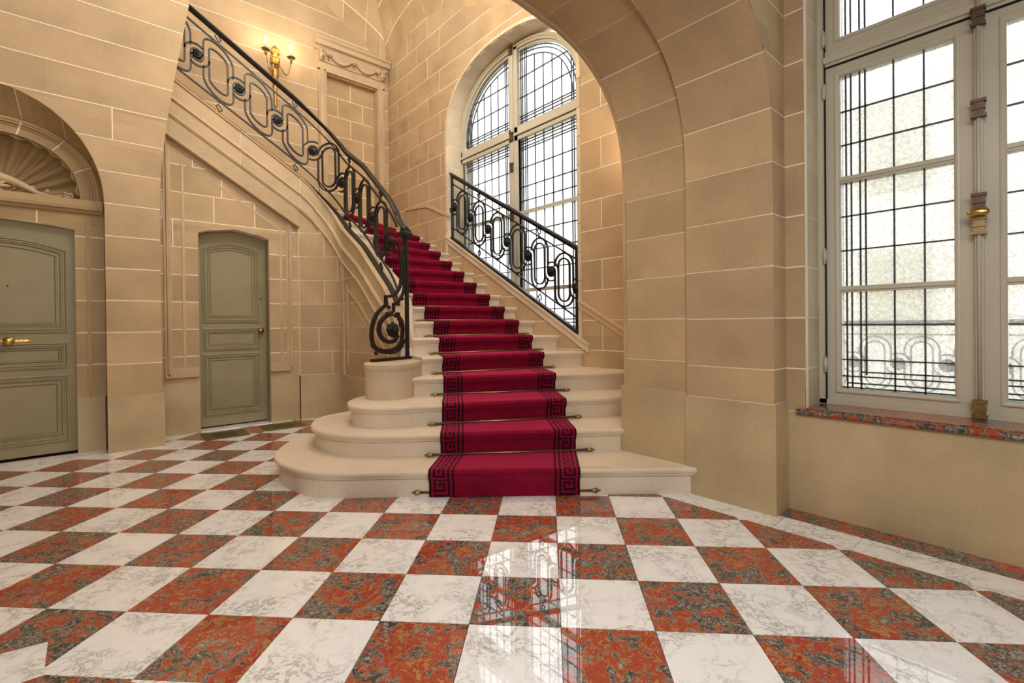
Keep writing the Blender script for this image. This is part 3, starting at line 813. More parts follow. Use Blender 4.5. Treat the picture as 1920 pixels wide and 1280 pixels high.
carp = ob('stair_carpet', V, F, [M_CRIM, M_CBLK], None, False, MI)
so = carp.modifiers.new('thickness', 'SOLIDIFY'); so.thickness = .006; so.offset = 0
tag(carp, 'crimson velvet runner with black Greek key borders laid down the middle of the stairs', 'carpet')
names = ['floor', 'first', 'second', 'third', 'fourth', 'fifth', 'sixth', 'seventh', 'eighth', 'ninth', 'tenth', 'eleventh', 'twelfth']
rods = []
for n in range(0, 10):
    L_, R_ = backn(n+1, .03-.032)
    if n == 0: L_, R_ = backn(1, .025)
    z = ZN[n]+.016
    e = (R_-L_).normalized(); x0, x1 = (.055, .055)
    if n == 0: z = .028
    A = L_-e*x0; Bp = R_+e*(x1+.02)
    root = MB().tube([(A.x, A.y, z), (Bp.x, Bp.y, z)], .0085 if n else .007, 10).out('carpet_rod', M_BRASSD, None, True)
    for P, sg in ((A, -1), (Bp, 1)):
        o3_ = Vector((P.x, P.y, z)); ee = Vector((e.x*sg, e.y*sg, 0))
        prf = [(.009, 0), (.013, .004), (.008, .01), (.015, .018), (.016, .026), (.009, .036), (.005, .042), (.007, .047), (.001, .054)]
        b = MB(); uu = Vector((-ee.y, ee.x, 0)); vv = Vector((0, 0, 1))
        b.loops([[o3_+ee*h+uu*r_*math.cos(2*PI*k/10)+vv*r_*math.sin(2*PI*k/10) for k in range(10)] for r_, h in prf])
        b.out('finial', M_BRASSD, root, True)
        nb = Vector((-e.y, e.x, 0)); c_ = o3_-ee*.006
        b = MB().tube([c_, c_+nb*.03], .006, 6); b.out('bracket', M_BRASSD, root, True)
    if n == 0: lab = 'lowest brass carpet rod, at floor level, only its acorn ends showing beside the runner'
    elif n == 9: lab = 'brass rod over the red runner behind the ninth tread, highest rod'
    else: lab = 'brass rod over the red runner at the back of the %s tread above the floor' % names[n]
    tag(root, lab, 'carpet rod', 'brass rods holding the stair carpet')

# ------------------------------------------------------------------ balustrades
def bar_sweep(F3, pts, wz, wd):
    """flat bar along 2D pts (s,z) given F3(s,z,d): in-plane width wz, depth wd"""
    n = len(pts); cl_ = (abs(pts[0][0]-pts[-1][0])+abs(pts[0][1]-pts[-1][1])) < 1e-6
    if cl_: pts = pts[:-1]
    A = offset_poly(pts, wz/2, cl_); B_ = offset_poly(pts, -wz/2, cl_)
    L = [[F3(a.x, a.y, wd/2), F3(a.x, a.y, -wd/2), F3(b.x, b.y, -wd/2), F3(b.x, b.y, wd/2)] for a, b in zip(A, B_)]
    return MB().loops(L, cl_)
def stadium_half(cx, cz, a, hb, up_, k, n=14, e_=1.0):
    """top (up_=1) or bottom half arch from right side to left side"""
    o = []
    for t in lin(0, PI, n):
        x = a*math.cos(t); z = up_*(hb-a*e_+a*e_*math.sin(t)); o.append((cx+x, cz+z+k*x))
    return o
def motifs(root, F3, zbase, s_list, pitch, slope, shear, lean=None, ends=(True, True)):
    """s_list: oval centres. zbase(s): string height. one set of ovals, rings and rosettes"""
    a2 = .355*pitch; bw = .135*pitch; a1 = a2-bw; ri = pitch/2-a2; ro = ri+bw; hb = .275; WZ, WD = .0155, .02
    def cz(s): return zbase(s)+.45
    n_ = len(s_list)
    for i, s in enumerate(s_list):
        sh = shear(s); k = 1.08*sh*slope(s); c = cz(s); ei = 1-.38*sh; eo = 1-.2*sh; hi_ = hb-bw-.030*sh
        inner_ = stadium_half(s, c, a1, hi_, 1, k, 14, ei)+stadium_half(s, c, a1, hi_, -1, k, 14, ei)[::-1]
        inner_.append(inner_[0]); bar_sweep(F3, inner_, WZ, WD).out('inner_oval', M_IRON, root)
        cR = cz(s+pitch/2); cL = cz(s-pitch/2); hh = math.sqrt(ro*ro-ri*ri)
        top = [(s+a2, cR+hh)]+stadium_half(s, c, a2, hb, 1, k, 14, eo)+[(s-a2, cL)]
        bot = [(s+a2, cR)]+stadium_half(s, c, a2, hb, -1, k, 14, eo)+[(s-a2, cL-hh)]
        bar_sweep(F3, top, WZ, WD).out('outer_oval', M_IRON, root); bar_sweep(F3, bot, WZ, WD).out('outer_oval', M_IRON, root)
        for zz in (c+hb+.012, c-hb-.012): bar_sweep(F3, [(s-.010, zz+k*-.0), (s+.010, zz)], .03, .026).out('collar', M_IRON, root)
    rs = [s+pitch/2 for s in s_list[:-1]]
    if ends[0]: rs = [s_list[0]-pitch/2]+rs
    if ends[1]: rs = rs+[s_list[-1]+pitch/2]
    for s in rs:
        c = cz(s); k = shear(s)*slope(s)*.5
        circ = [(s+ri*math.cos(t), c+ri*math.sin(t)+k*ri*math.cos(t)) for t in lin(0, 2*PI, 20)]; circ[-1] = circ[0]
        bar_sweep(F3, circ, WZ, WD).out('ring', M_IRON, root)
        hh = math.acos(ri/ro)
        up_ = [(s+ro*math.cos(t), c+ro*math.sin(t)+k*ro*math.cos(t)) for t in lin(hh, PI, 12)]
        dn = [(s-ro*math.cos(t), c-ro*math.sin(t)-k*ro*math.cos(t)) for t in lin(hh, PI, 12)]
        bar_sweep(F3, up_, WZ, WD).out('link_arc', M_IRON, root); bar_sweep(F3, dn, WZ, WD).out('link_arc', M_IRON, root)
        b = MB(); rr = ri*.86
        prof_ = [(.001, .034), (rr*.28, .032), (rr*.36, .022), (rr*.62, .026), (rr*.95, .012), (rr, 0), (rr*.95, -.012), (rr*.62, -.026), (rr*.36, -.022), (rr*.28, -.032), (.001, -.034)]
        b.loops([[F3(s+r_*(1+.10*math.cos(8*2*PI*q/32)*(1 if r_ > rr*.5 else 0))*math.cos(2*PI*q/32), c+r_*(1+.10*math.cos(8*2*PI*q/32)*(1 if r_ > rr*.5 else 0))*math.sin(2*PI*q/32), d) for q in range(32)] for r_, d in prof_])
        b.out('rosette', M_IRONR, root, True)
def diamond(root, F3, s, z, k):
    P = [(s-.028, z+.0-k*.028), (s-.006, z+.036), (s+.028, z+k*.028), (s+.006, z-.036), (s-.028, z-k*.028)]
    bar_sweep(F3, P, .008, .012).out('diamond', M_IRON, root)
def rail_bars(root, F3, zb, s0, s1, n, hs=((.012, .03, .045), (.155, .014, .018), (.745, .014, .018))):
    for h, wz, wd in hs:
        bar_sweep(F3, [(s, zb(s)+h) for s in lin(s0, s1, n)], wz, wd).out('rail_bar' if h > .1 else 'shoe_bar', M_IRON, root)
    prof_ = [(-.012, -.03), (.012, -.03), (.016, -.008), (.030, .0), (.032, .014), (.020, .026), (-.020, .026), (-.032, .014), (-.030, .0), (-.016, -.008)]
    L = []
    for s in lin(s0, s1, n): L.append([F3(s, zb(s)+.86+h, d) for d, h in prof_])
    MB().loops(L).out('handrail', M_IRON, root, True)
bl = empty('balustrade', (2.2, 4.3, 1.4)); tag(bl, 'black wrought iron balustrade with scrolled newel curving up to the left beside the stairs', 'balustrade')
before = set(bpy.data.objects)
def FL(s, z, d): return MP(0)(s, z, d)
SH0, SH1 = .6, SEND-.02
rail_bars(bl, FL, zst, SH0, SB+1.20, 90)
P_ = .373
cents = [S0+P_*(k+.5) for k in range(-5, 5)]
slopeL = lambda s: (zst(s+.05)-zst(s-.05))/.1
motifs(bl, FL, zst, cents, P_, slopeL, lambda s: 1.0 if s < SA+.1 else 0.0, ends=(True, True))
for k in range(-2, 3):
    s = S0+P_*(2*k+.5)
    diamond(bl, FL, s, zst(s)+.80, slopeL(s)); diamond(bl, FL, s, zst(s)+.082, slopeL(s))
# handrail, bars bend down to the newel post
tail = [(SB+1.20-.02+.02*k, 0) for k in range(12)]
zt0 = zst(SB+1.20)
tl = [(SB+1.18, zst(SB+1.18)+.86), (SB+1.25, 2.03), (SB+1.33, 1.965), (SB+1.41, 1.925), (SEND-.01, 1.905)]
prof_ = [(-.012, -.03), (.012, -.03), (.016, -.008), (.030, .0), (.032, .014), (.020, .026), (-.020, .026), (-.032, .014), (-.030, .0), (-.016, -.008)]
MB().loops([[FL(s, z+h, d) for d, h in prof_] for s, z in tl]).out('handrail', M_IRON, bl, True)
# newel post and scroll, in a plane turned towards the hall
Q0 = Vector((2.135, 3.83)); Q1 = Vector((1.73, 3.715)); QD = (Q1-Q0).normalized(); QN = Vector((QD.y, -QD.x))
QL = (Q1-Q0).length
if QN.y > 0: QN = -QN
def FS(a, z, d): return (Q0.x+QD.x*a+QN.x*d, Q0.y+QD.y*a+QN.y*d, z)      # a = metres to the left of the post
# coordinates from the photo: a = (765-px)/211, z = 1.05+(610-py)/211
def sp(px, py): 
    return ((768-px)/72*QL*.98, 1.05+(610-py)/900*4.17)
def ribbon(pts, w_, d_, name='scroll', k=4):
    P = []
    for i in range(len(pts)-1):
        a, b_, c, d = pts[max(i-1, 0)], pts[i], pts[i+1], pts[min(i+2, len(pts)-1)]
        for q in range(k):
            t = q/k; P.append(tuple(.5*(2*b_[j]+(-a[j]+c[j])*t+(2*a[j]-5*b_[j]+4*c[j]-d[j])*t*t+(-a[j]+3*b_[j]-3*c[j]+d[j])*t**3) for j in (0, 1)))
    P.append(pts[-1])
    return bar_sweep(FS, P, w_, d_).out(name, M_IRON, bl)
def ribbon_sharp(pts, w_, d_, name='scroll'): return bar_sweep(FS, pts, w_, d_).out(name, M_IRON, bl)
# outer C: from the post down, step, around and along the base
ribbon([sp(752, 452), sp(756, 480), sp(757, 510), sp(754, 535), sp(742, 552), sp(731, 556)], .024, .024)
ribbon_sharp([sp(733, 556), sp(725, 557), sp(725, 572), sp(719, 577)], .024, .024)
ribbon([sp(721, 575), sp(708, 588), sp(700, 606), sp(697, 628), sp(701, 645), sp(712, 654), sp(730, 656), sp(745, 652), sp(755, 640), sp(758, 622), sp(757, 605), sp(750, 594), sp(742, 592)], .028, .024)
ribbon([sp(760, 470), sp(763, 510), sp(762, 540), sp(755, 558), sp(746, 567)], .020, .022)
ribbon_sharp([sp(748, 566), sp(740, 570), sp(740, 583), sp(733, 589)], .020, .022)
ribbon([sp(735, 588), sp(723, 594), sp(714, 604), sp(711, 618), sp(716, 632), sp(728, 640), sp(741, 638), sp(748, 628)], .032, .024)
ribbon([sp(735, 590), sp(745, 592), sp(752, 600), sp(754, 614)], .016, .022)
# small top loop of the post
ribbon([sp(756, 478), sp(753, 462), sp(754, 448), sp(759, 441), sp(764, 446), sp(765, 458), sp(763, 468)], .014, .022)
# feet and lower curl
ribbon([sp(697, 644), sp(702, 650), sp(712, 657), sp(728, 661), sp(742, 660), sp(754, 652), sp(762, 636)], .018, .022)
for px in (705, 742):
    c_ = sp(px, 659); b = MB(); b.lathe(FS(c_[0], c_[1], 0), [(.001, -.018), (.014, -.012), (.018, 0), (.014, .012), (.001, .018)], 12); b.out('scroll_foot', M_IRON, bl, True)
a0 = sp(697, 666)[0]
b = MB(); b.loops([[FS(a_, z, -.022), FS(a_, z, .022), FS(a_, z+.018, .022), FS(a_, z+.018, -.022)] for a_, z in lin_ ] if False else [[FS(a_, .752, -.024), FS(a_, .752, .024), FS(a_, .775, .024), FS(a_, .775, -.024)] for a_ in (a0, a0*.5, .06, -.03)])
b.out('base_plate', M_IRON, bl)
c_ = sp(738, 618); rr = .062
b = MB(); b.loops([[FS(c_[0]+r_*(1+.08*math.cos(8*2*PI*q/40))*math.cos(2*PI*q/40), c_[1]+r_*(1+.08*math.cos(8*2*PI*q/40))*math.sin(2*PI*q/40), d) for q in range(40)] for r_, d in [(.001, .04), (.014, .038), (.018, .026), (.036, .03), (rr, .012), (rr, -.012), (.036, -.03), (.018, -.026), (.014, -.038), (.001, -.04)]])
b.out('rosette', M_IRONR, bl, True)
for (px, py, r_) in ((731, 577, .012), (727, 588, .01), (748, 590, .02), (752, 600, .013), (757, 560, .014), (760, 530, .012)):
    c_ = sp(px, py); pts = [(c_[0]+(r_-.0009*k)*math.cos(.6*k), c_[1]+(r_-.0009*k)*math.sin(.6*k)) for k in range(11)]
    ribbon(pts, .012, .026, 'leaf_curl', 1)
# post: square stile with cap, overlaid with husks
b = MB(); zp0, zp1 = .77, 1.87
b.loops([[FS(-.012, z, -.014), FS(-.012, z, .014), FS(.014, z, .014), FS(.014, z, -.014)] for z in (zp0, zp1)]); b.out('newel_post', M_IRON, bl)
b = MB()
for z, k in ((1.845, .022), (1.855, .040), (1.875, .044), (1.885, .034), (1.90, .034)):
    pass
b.loops([[FS(-k, z, -k), FS(-k, z, k), FS(k+.02, z, k), FS(k+.02, z, -k)] for z, k in ((1.82, .018), (1.835, .032), (1.85, .040), (1.87, .042), (1.88, .030), (1.90, .030))])
b.out('post_cap', M_IRON, bl)
b = MB()
for k in range(17):
    z = 1.20+.034*k; b.lathe(FS(-.016, z, .0), [(.001, -.016), (.010, -.004), (.013, .006), (.006, .016)], 7)
b.out('husk_chain', M_IRONR, bl, True)
for o in set(bpy.data.objects)-before:
    if o.parent == bl: o.location = Vector(o.location)-Vector(bl.location)
# right balustrade before the window
br = empty('balustrade', (3.70, 4.25, 1.5)); tag(br, 'shorter straight iron balustrade in front of the arched stair window', 'balustrade')
before = set(bpy.data.objects)
zr = lambda s: .95+.573*(s-3.187)
def FR(s, z, d): return (3.70+d, s, z)
rail_bars(br, FR, zr, 3.17, 5.40, 2)
motifs(br, FR, zr, [3.367+.356*k for k in range(6)], .356, lambda s: .573, lambda s: .15, ends=(True, True))
for y in (3.185, 5.375):
    MB().box((3.685, y-.012, zr(y)+.0), (3.715, y+.012, zr(y)+.875)).out('end_post', M_IRON, br)
for k in (0, 1, 3, 5):
    pass
for s in (3.367+.356*1, 3.367+.356*4): diamond(br, FR, s, zr(s)+.80, .573); diamond(br, FR, s, zr(s)+.082, .573)
fin = set(bpy.data.objects)-before
for o in fin:
    if o.parent == br: o.location = Vector(o.location)-Vector(br.location)

# ------------------------------------------------------------------ stair wall with the arched window
ws = empty('wall_stairwell'); tag(ws, kind='structure')
WC, WA, WS_, WR, WE = 4.305, 1.155, 3.48, .955, 2.4
def zsill(y): return zr(y)
def reg_ws(z):
    if z < WS_: hw = WA+.008
    elif z < WS_+WR: hw = WA*(1-((z-WS_)/WR)**WE)**(1/WE)+.008
    else: hw = 0
    yA, yB = 1.9, 7.13
    lo, hi = WC-hw, WC+hw
    # below the raking sill the wall is solid
    ysill = 3.187+(z-.95)/.573
    if hw <= 0: return [(yA, yB)]
    if ysill <= lo: return [(yA, yB)]
    if ysill < hi: return [(yA, lo), (ysill, yB)]
    return [(yA, lo), (hi, yB)]
cs = [0]+[1.371+.2905*(k-4) for k in range(0, 21)]
def js_(ci):
    return [2.25, 2.86, 5.62, 6.22, 6.82] if ci % 2 else [2.50, 5.93, 6.50]
zl, zh = .95+.573*(3.15-3.187), .95+.573*(5.46-3.187)
wall(ws, reg_ws, PXm(3.68), [c for c in cs if c < 6.0], js_, cuts=(zl, zh, WS_, 4.2, 4.36, 4.42, WS_+WR), dback=-.02)
# arch ring of pale stone: jambs and soffit between wall and window
JD = .27
jl_ = lin(.9, 3.48, 9)
for y, s in ((WC+WA, 1), (WC-WA, -1)):
    for a, b_ in zip(jl_, jl_[1:]):
        MB().box((3.668, min(y, y+s*.04), a+.003), (3.68+JD+.08, max(y, y+s*.04), b_-.003)).out('jamb_stone', M_REVEAL, ws)
    MB().box((3.69, min(y+s*.002, y+s*.05), .9), (3.68+JD+.1, max(y+s*.002, y+s*.05), 3.49)).out('jamb_bed', M_MORT, ws)
ar = arc2(WC, WS_, WA, WR, 0, PI, 56, WE)
for k in range(14):
    L = []
    for i in range(4*k, 4*k+5):
        y, z = ar[i]
        if i == 4*k: y2, z2 = ar[i+1]; y, z = y+(y2-y)*.05, z+(z2-z)*.05
        if i == 4*k+4: y2, z2 = ar[i-1]; y, z = y+(y2-y)*.05, z+(z2-z)*.05
        f = 1.04; L.append([(3.668, y, z), (3.68+JD+.08, y, z), (3.68+JD+.08, WC+(y-WC)*f, WS_+(z-WS_)*f), (3.668, WC+(y-WC)*f, WS_+(z-WS_)*f)])
    MB().loops(L).out('voussoir', M_REVEAL, ws)
L = []
for y, z in ar: L.append([(3.69, WC+(y-WC)*1.003, WS_+(z-WS_)*1.003), (4.1, WC+(y-WC)*1.003, WS_+(z-WS_)*1.003), (4.1, WC+(y-WC)*1.06, WS_+(z-WS_)*1.06), (3.69, WC+(y-WC)*1.06, WS_+(z-WS_)*1.06)])
MB().loops(L).out('arch_bed', M_MORT, ws)
# raking cap of the stair string below the window, and wall string mouldings
def rake(y0, y1, zf, prof_, name, m, par=ws, n=2):
    MB().loops([[(3.68-d, y, zf(y)+h) for d, h in prof_] for y in lin(y0, y1, n)]).out(name, m, par)
rake(3.02, 5.50, zr, [(-.05, -.10), (.018, -.10), (.018, -.035), (.03, -.028), (.03, -.008), (-.05, -.002)], 'string_cap', M_REVEAL)
rake(3.10, 3.16, lambda y: zr(3.16), [(-.05, -.10), (.02, -.10), (.02, .35), (-.05, .35)], 'rail_block', M_BLOCK) if False else None
zm = lambda y: 1.296+(y-3.155)*.542
rake(1.92, 3.15, zm, [(0, -.10), (.010, -.095), (.014, -.07), (.008, -.06), (.012, -.045), (.020, -.03), (.020, -.008), (0, 0)], 'raking_molding', M_CARVE)
rake(5.39, 5.99, lambda y: 2.529+(y-5.39)*.435, [(0, -.05), (.016, -.045), (.016, -.01), (0, 0)], 'raking_molding', M_CARVE)
rake(5.99, 6.60, lambda y: 2.79+(y-5.99)*.10, [(0, -.05), (.016, -.045), (.016, -.01), (0, 0)], 'raking_molding', M_CARVE)

# ------------------------------------------------------------------ window 1 (stair)
def poly_clip_arch(P, cy, sp_, rx, rz, e, n=22):
    Q = P
    for t in lin(0.03, PI-.03, n):
        c, s_ = math.cos(t), math.sin(t)
        y = math.copysign(abs(c)**(2/e), c)*rx; z = s_**(2/e)*rz
        nx = math.copysign(abs(y/rx)**(e-1), y)/rx; nz = (z/rz)**(e-1)/rz
        q_ = math.hypot(nx, nz); nx /= q_; nz /= q_
        Q = clip(Q, (nx, nz), nx*(cy+y)+nz*(sp_+z))
        if len(Q) < 3: return []
    return Q
w1 = empty('window_1', (3.95, 4.36, 2.4)); tag(w1, kind='structure')
before = set(bpy.data.objects)
GX = 3.955; AC = 4.36; AR = 1.12
Ein = 2.4
def archc(k, n=40, t0=0, t1=PI): return arc2(AC, 3.40, AR-k, 1.03-k, t0, t1, n, Ein)
# outer frame
L = []
out_ = [(AC+AR, .85)]+archc(0)+[(AC-AR, .85)]; in_ = [(AC+AR-.06, .85)]+archc(.06)+[(AC-AR+.06, .85)]
L = [[(GX-.05, a[0], a[1]), (GX-.05, b_[0], b_[1]), (GX+.05, b_[0], b_[1]), (GX+.05, a[0], a[1])] for a, b_ in zip(out_, in_)]
MB().loops(L).out('window_frame', M_WIN, w1)
o2_ = [(AC+AR-.015, .85)]+archc(.015)+[(AC-AR+.015, .85)]; i2_ = [(AC+AR-.035, .85)]+archc(.035)+[(AC-AR+.035, .85)]
MB().loops([[(GX-.065, a[0], a[1]), (GX-.065, b_[0], b_[1]), (GX-.045, b_[0], b_[1]), (GX-.045, a[0], a[1])] for a, b_ in zip(o2_, i2_)]).out('frame_bead', M_WIN, w1)
MB().box((GX-.05, AC-AR, 3.27), (GX+.05, AC+AR, 3.43)).out('transom', M_WIN, w1)
MB().box((GX-.066, AC-AR+.02, 3.325), (GX-.05, AC+AR-.02, 3.355)).out('transom_bead', M_WIN, w1)
MB().box((GX-.052, AC-AR+.02, 3.314), (GX-.0495, AC+AR-.02, 3.320)).out('shadow_gap', M_DARK, w1)
MB().box((GX-.05, AC-.075, .85), (GX+.05, AC+.075, 4.42)).out('meeting_stile', M_WIN, w1)
MB().box((GX-.075, AC-.022, .85), (GX-.05, AC+.022, 4.40)).out('cover_bead', M_WIN, w1)
for z in (4.36, 3.32, 2.35, .95, 2.95):
    MB().box((GX-.095, AC-.022, z-.045), (GX-.07, AC+.022, z+.045)).box((GX-.10, AC-.028, z-.052), (GX-.072, AC+.028, z-.036)).box((GX-.10, AC-.028, z+.036), (GX-.072, AC+.028, z+.052)).out('bolt_keeper', M_COPPER, w1)
leafs = [(3.34, 4.285), (4.435, 5.38)]
for y0, y1 in leafs:
    for z0, z1 in ((.85, 3.27), (3.43, 4.5)):
        if z0 < 3: 
            for yy in ((y0-.05, y0), (y1, y1+.05)): MB().box((GX-.03, yy[0], z0), (GX+.03, yy[1], z1)).out('sash_stile', M_WIN, w1)
    for z in (2.39, 1.455): MB().box((GX-.03, y0, z-.02), (GX+.03, y1, z+.02)).out('glazing_bar', M_WIN, w1)
    MB().box((GX-.03, y0, .85), (GX+.03, y1, .92)).out('sash_rail', M_WIN, w1)
    W_ = y1-y0
    fl = [.02, .05, .09, .12, .262, .404, .546, .688, .825, .855, .895, .925]
    ys_ = [y0+f*(W_/.945) for f in fl]
    # came verticals
    def came(P0, P1, r=.006):
        MB().box((GX-.006, min(P0[0], P1[0])-r, min(P0[1], P1[1])-r), (GX+.004, max(P0[0], P1[0])+r, max(P0[1], P1[1])+r)).out('lead_came', M_CAME, w1)
    def archtop(y, k=.05):
        t = abs(y-AC)/(AR-k)
        return 3.40+(1.03-k)*(max(0, 1-t**Ein))**(1/Ein)
    for i, y in enumerate(ys_):
        edge = i in (0, 1, 2, 3, 8, 9, 10, 11)
        outerside = (i < 4) == (y0 < AC-.5)
        top_in = archtop(y, .06+(.13 if not edge else (.0)))
        if edge and not ((y0 < AC and i < 4) or (y0 > AC and i > 7)): top_in = archtop(y, .06+.02)
        came((y, .92), (y, 3.27)); came((y, 3.43), (y, max(3.5, top_in)))
    for z in (3.455, 3.485, 3.525, 3.555, 3.78, 4.02): 
        yl, yh = y0, y1
        k = .07
        hw = (AR-k)*(1-min(1, max(0, (z-3.40)/(1.03-k)))**Ein)**(1/Ein)
        came((max(y0, AC-hw), z), (min(y1, AC+hw), z))
    for z in (3.245, 3.215, 3.175, 3.145, 2.93, 2.70, 2.53, 2.16, 1.93, 1.70, 1.22, 1.10, 1.065, 1.02, .985): came((y0, z), (y1, z))
    # curved cames under the arch
    for k in (.10, .135, .19):
        pts = [p for p in archc(k, 60) if y0 < p[0] < y1 and p[1] > 3.43]
        if len(pts) > 2: bar_sweep(lambda a, z, d: (GX+d, a, z), pts, .0105, .014).out('lead_came', M_CAME, w1)
    # panes
    ye = [y0]+[y0+f*(W_/.945) for f in (.12, .262, .404, .546, .688, .825)]+[y1]
    for za, zb in zip([.92, 1.22, 1.475, 1.70, 1.93, 2.16, 2.41, 2.53, 2.70, 2.93, 3.43, 3.555, 3.78, 4.02, 4.2], [1.22, 1.435, 1.70, 1.93, 2.16, 2.37, 2.53, 2.70, 2.93, 3.27, 3.555, 3.78, 4.02, 4.2, 4.45]):
        for ya, yb in zip(ye, ye[1:]):
            Q = [(ya+.001, za+.001), (yb-.001, za+.001), (yb-.001, zb-.001), (ya+.001, zb-.001)]
            if za > 3.4: Q = poly_clip_arch(Q, AC, 3.40, AR-.05, .98, Ein)
            if len(Q) < 3: continue
            n_ = len(Q); ob('glass_pane', [(GX, y, z) for y, z in Q], [tuple(range(n_))], M_GLASS2, w1, loc=(GX, ya, za))
    # spandrel infill of the upper sash follows the frame
ob('sash_head', [(GX-.02, p[0], p[1]) for p in archc(.03)]+[(GX-.02, p[0], p[1]) for p in archc(.085)]+[(GX+.02, p[0], p[1]) for p in archc(.03)]+[(GX+.02, p[0], p[1]) for p in archc(.085)],
   [(i, i+1, 42+i, 41+i) for i in range(40)]+[(82+i, 83+i, 124+i, 123+i) for i in range(40)]+[(41+i, 42+i, 124+i, 123+i) for i in range(40)], M_WIN, w1)
for y in (AC-AR+.055, AC+AR-.085): MB().box((GX-.03, y, .85), (GX+.03, y+.03, 3.6)).out('sash_stile', M_WIN, w1)
for o in set(bpy.data.objects)-before:
    if o.parent == w1: o.location = Vector(o.location)-Vector(w1.location)

# ------------------------------------------------------------------ back wall of the stairwell
wb = empty('wall_back'); tag(wb, kind='structure')
def jb(ci):
    o = 3.3 if ci % 2 else 2.95
    return [o-.62*k for k in range(0, 9)]
def reg_back(z):
    if z < 4.7955: return [(-1.2, 2.68), (3.52, 3.68)]
    return [(-1.2, 3.68)]
wall(wb, reg_back, PY(7.13), [1.6+.2905*k for k in range(0, 17)], jb, cuts=(4.7955,), dback=-.05)
# blind doorway: recessed field, architrave, carved frieze, cornice
def reg_blind(z): return [(2.66, 3.54)]
wall(wb, reg_blind, PY(7.25), [2.2+.2905*k for k in range(0, 10)], lambda ci: [2.9, 3.3] if ci % 2 else [3.1], dback=-.03, m=M_VAULT)
for x0, x1 in ((2.56, 2.68), (3.48, 3.60)):
    MB().box((x0, 7.09, 2.2), (x1, 7.26, 4.82)).out('architrave', M_CARVE, wb)
    MB().box((x0+.02, 7.075, 2.2), (x1-.04, 7.10, 4.84)).out('architrave_fillet', M_CARVE, wb)
MB().box((2.56, 7.09, 4.80), (3.60, 7.26, 4.92)).out('architrave', M_CARVE, wb)
MB().box((2.66, 7.08, 4.79), (3.50, 7.12, 4.81)).out('architrave_fillet', M_CARVE, wb)
MB().box((2.57, 7.07, 4.92), (3.60, 7.16, 5.10)).out('frieze', M_CARVE, wb)
b = MB(); pr = [(0, .0), (.02, .04), (.05, .06), (.06, .11), (.11, .13), (.13, .16), (.15, .16), (.16, 0)]
b.loops([[(x, 7.13-d, 5.08+h) for h, d in pr] for x in (2.50, 3.66)]); b.out('cornice', M_CARVE, wb)
for sx in (2.60, 3.555):
    b = MB(); b.box((sx-.03, 7.03, 4.93), (sx+.03, 7.08, 5.08)); b.tube([(sx, 7.02, 5.07), (sx, 6.99, 5.04), (sx, 7.0, 5.0), (sx, 7.03, 4.96)], .022, 8); b.out('console', M_CARVE, wb, True)
for x0, x1 in ((2.70, 3.07), (3.09, 3.46)):
    b = MB(); pts = [(x0+(x1-x0)*k/14, 7.045, 5.055-.10*math.sin(PI*k/14)) for k in range(15)]
    b.tube(pts, [.012+.016*math.sin(PI*k/14) for k in range(15)], 8)
    for k in range(1, 14): b.lathe((pts[k][0], 7.025, pts[k][2]+.008*(-1)**k), [(.001, -.014), (.014, 0), (.001, .014)], 6)
    b.out('garland', M_CARVE, wb, True)
for x in (2.70, 3.08, 3.46):
    b = MB(); b.lathe((x, 7.05, 5.04), [(.001, -.045), (.02, -.04), (.034, -.01), (.034, .02)], 12, 'y')
    for k in range(5): a = 2*PI*k/5; b.lathe((x+.03*math.cos(a), 7.04, 5.04+.03*math.sin(a)), [(.001, -.02), (.018, 0), (.001, .02)], 7)
    b.tube([(x, 7.04, 5.02), (x-.01, 7.04, 4.98), (x+.008, 7.04, 4.945)], [.014, .012, .004], 6); b.out('flower_knot', M_CARVE, wb, True)

# ------------------------------------------------------------------ vault over the stairs
vt = empty('ceiling'); tag(vt, kind='structure')
bd = [(-1.2, 7.13, 6.4), (.6, 7.13, 6.4), (1.6, 7.13, 6.25), (2.2, 7.13, 6.05), (2.625, 7.13, 5.842), (2.949, 7.13, 5.614), (3.303, 7.13, 5.407), (3.55, 7.13, 5.22), (3.68, 7.13, 5.02),
      (3.68, 7.02, 5.10), (3.68, 6.83, 5.284), (3.68, 6.60, 5.38), (3.68, 6.34, 5.45), (3.68, 6.0, 5.46), (3.68, 5.51, 5.33), (3.68, 5.0, 5.08), (3.68, 4.5, 4.84), (3.68, 4.14, 4.68), (3.68, 3.5, 4.60), (3.68, 2.6, 4.60), (3.68, 1.95, 4.60)]
tc_ = (1.4, 4.6)
def vp(p, t):
    e = 1-math.cos(t*PI/2); z1 = 6.6; zz = p[2]+(z1-p[2])*math.sin(t*PI/2)
    f = .62*e
    if p[0] < 3.67: q = (p[0]+(tc_[0]-p[0])*f*.3, p[1]+(tc_[1]-p[1])*f)
    else: q = (p[0]+(tc_[0]-p[0])*f, p[1]+(tc_[1]-p[1])*f*(.3 if p[1] < 6 else .6))
    return (q[0], q[1], zz)
fine = []
for a, b_ in zip(bd, bd[1:]):
    for q in range(3): fine.append(tuple(a[c]+(b_[c]-a[c])*q/3 for c in range(3)))
fine.append(bd[-1])
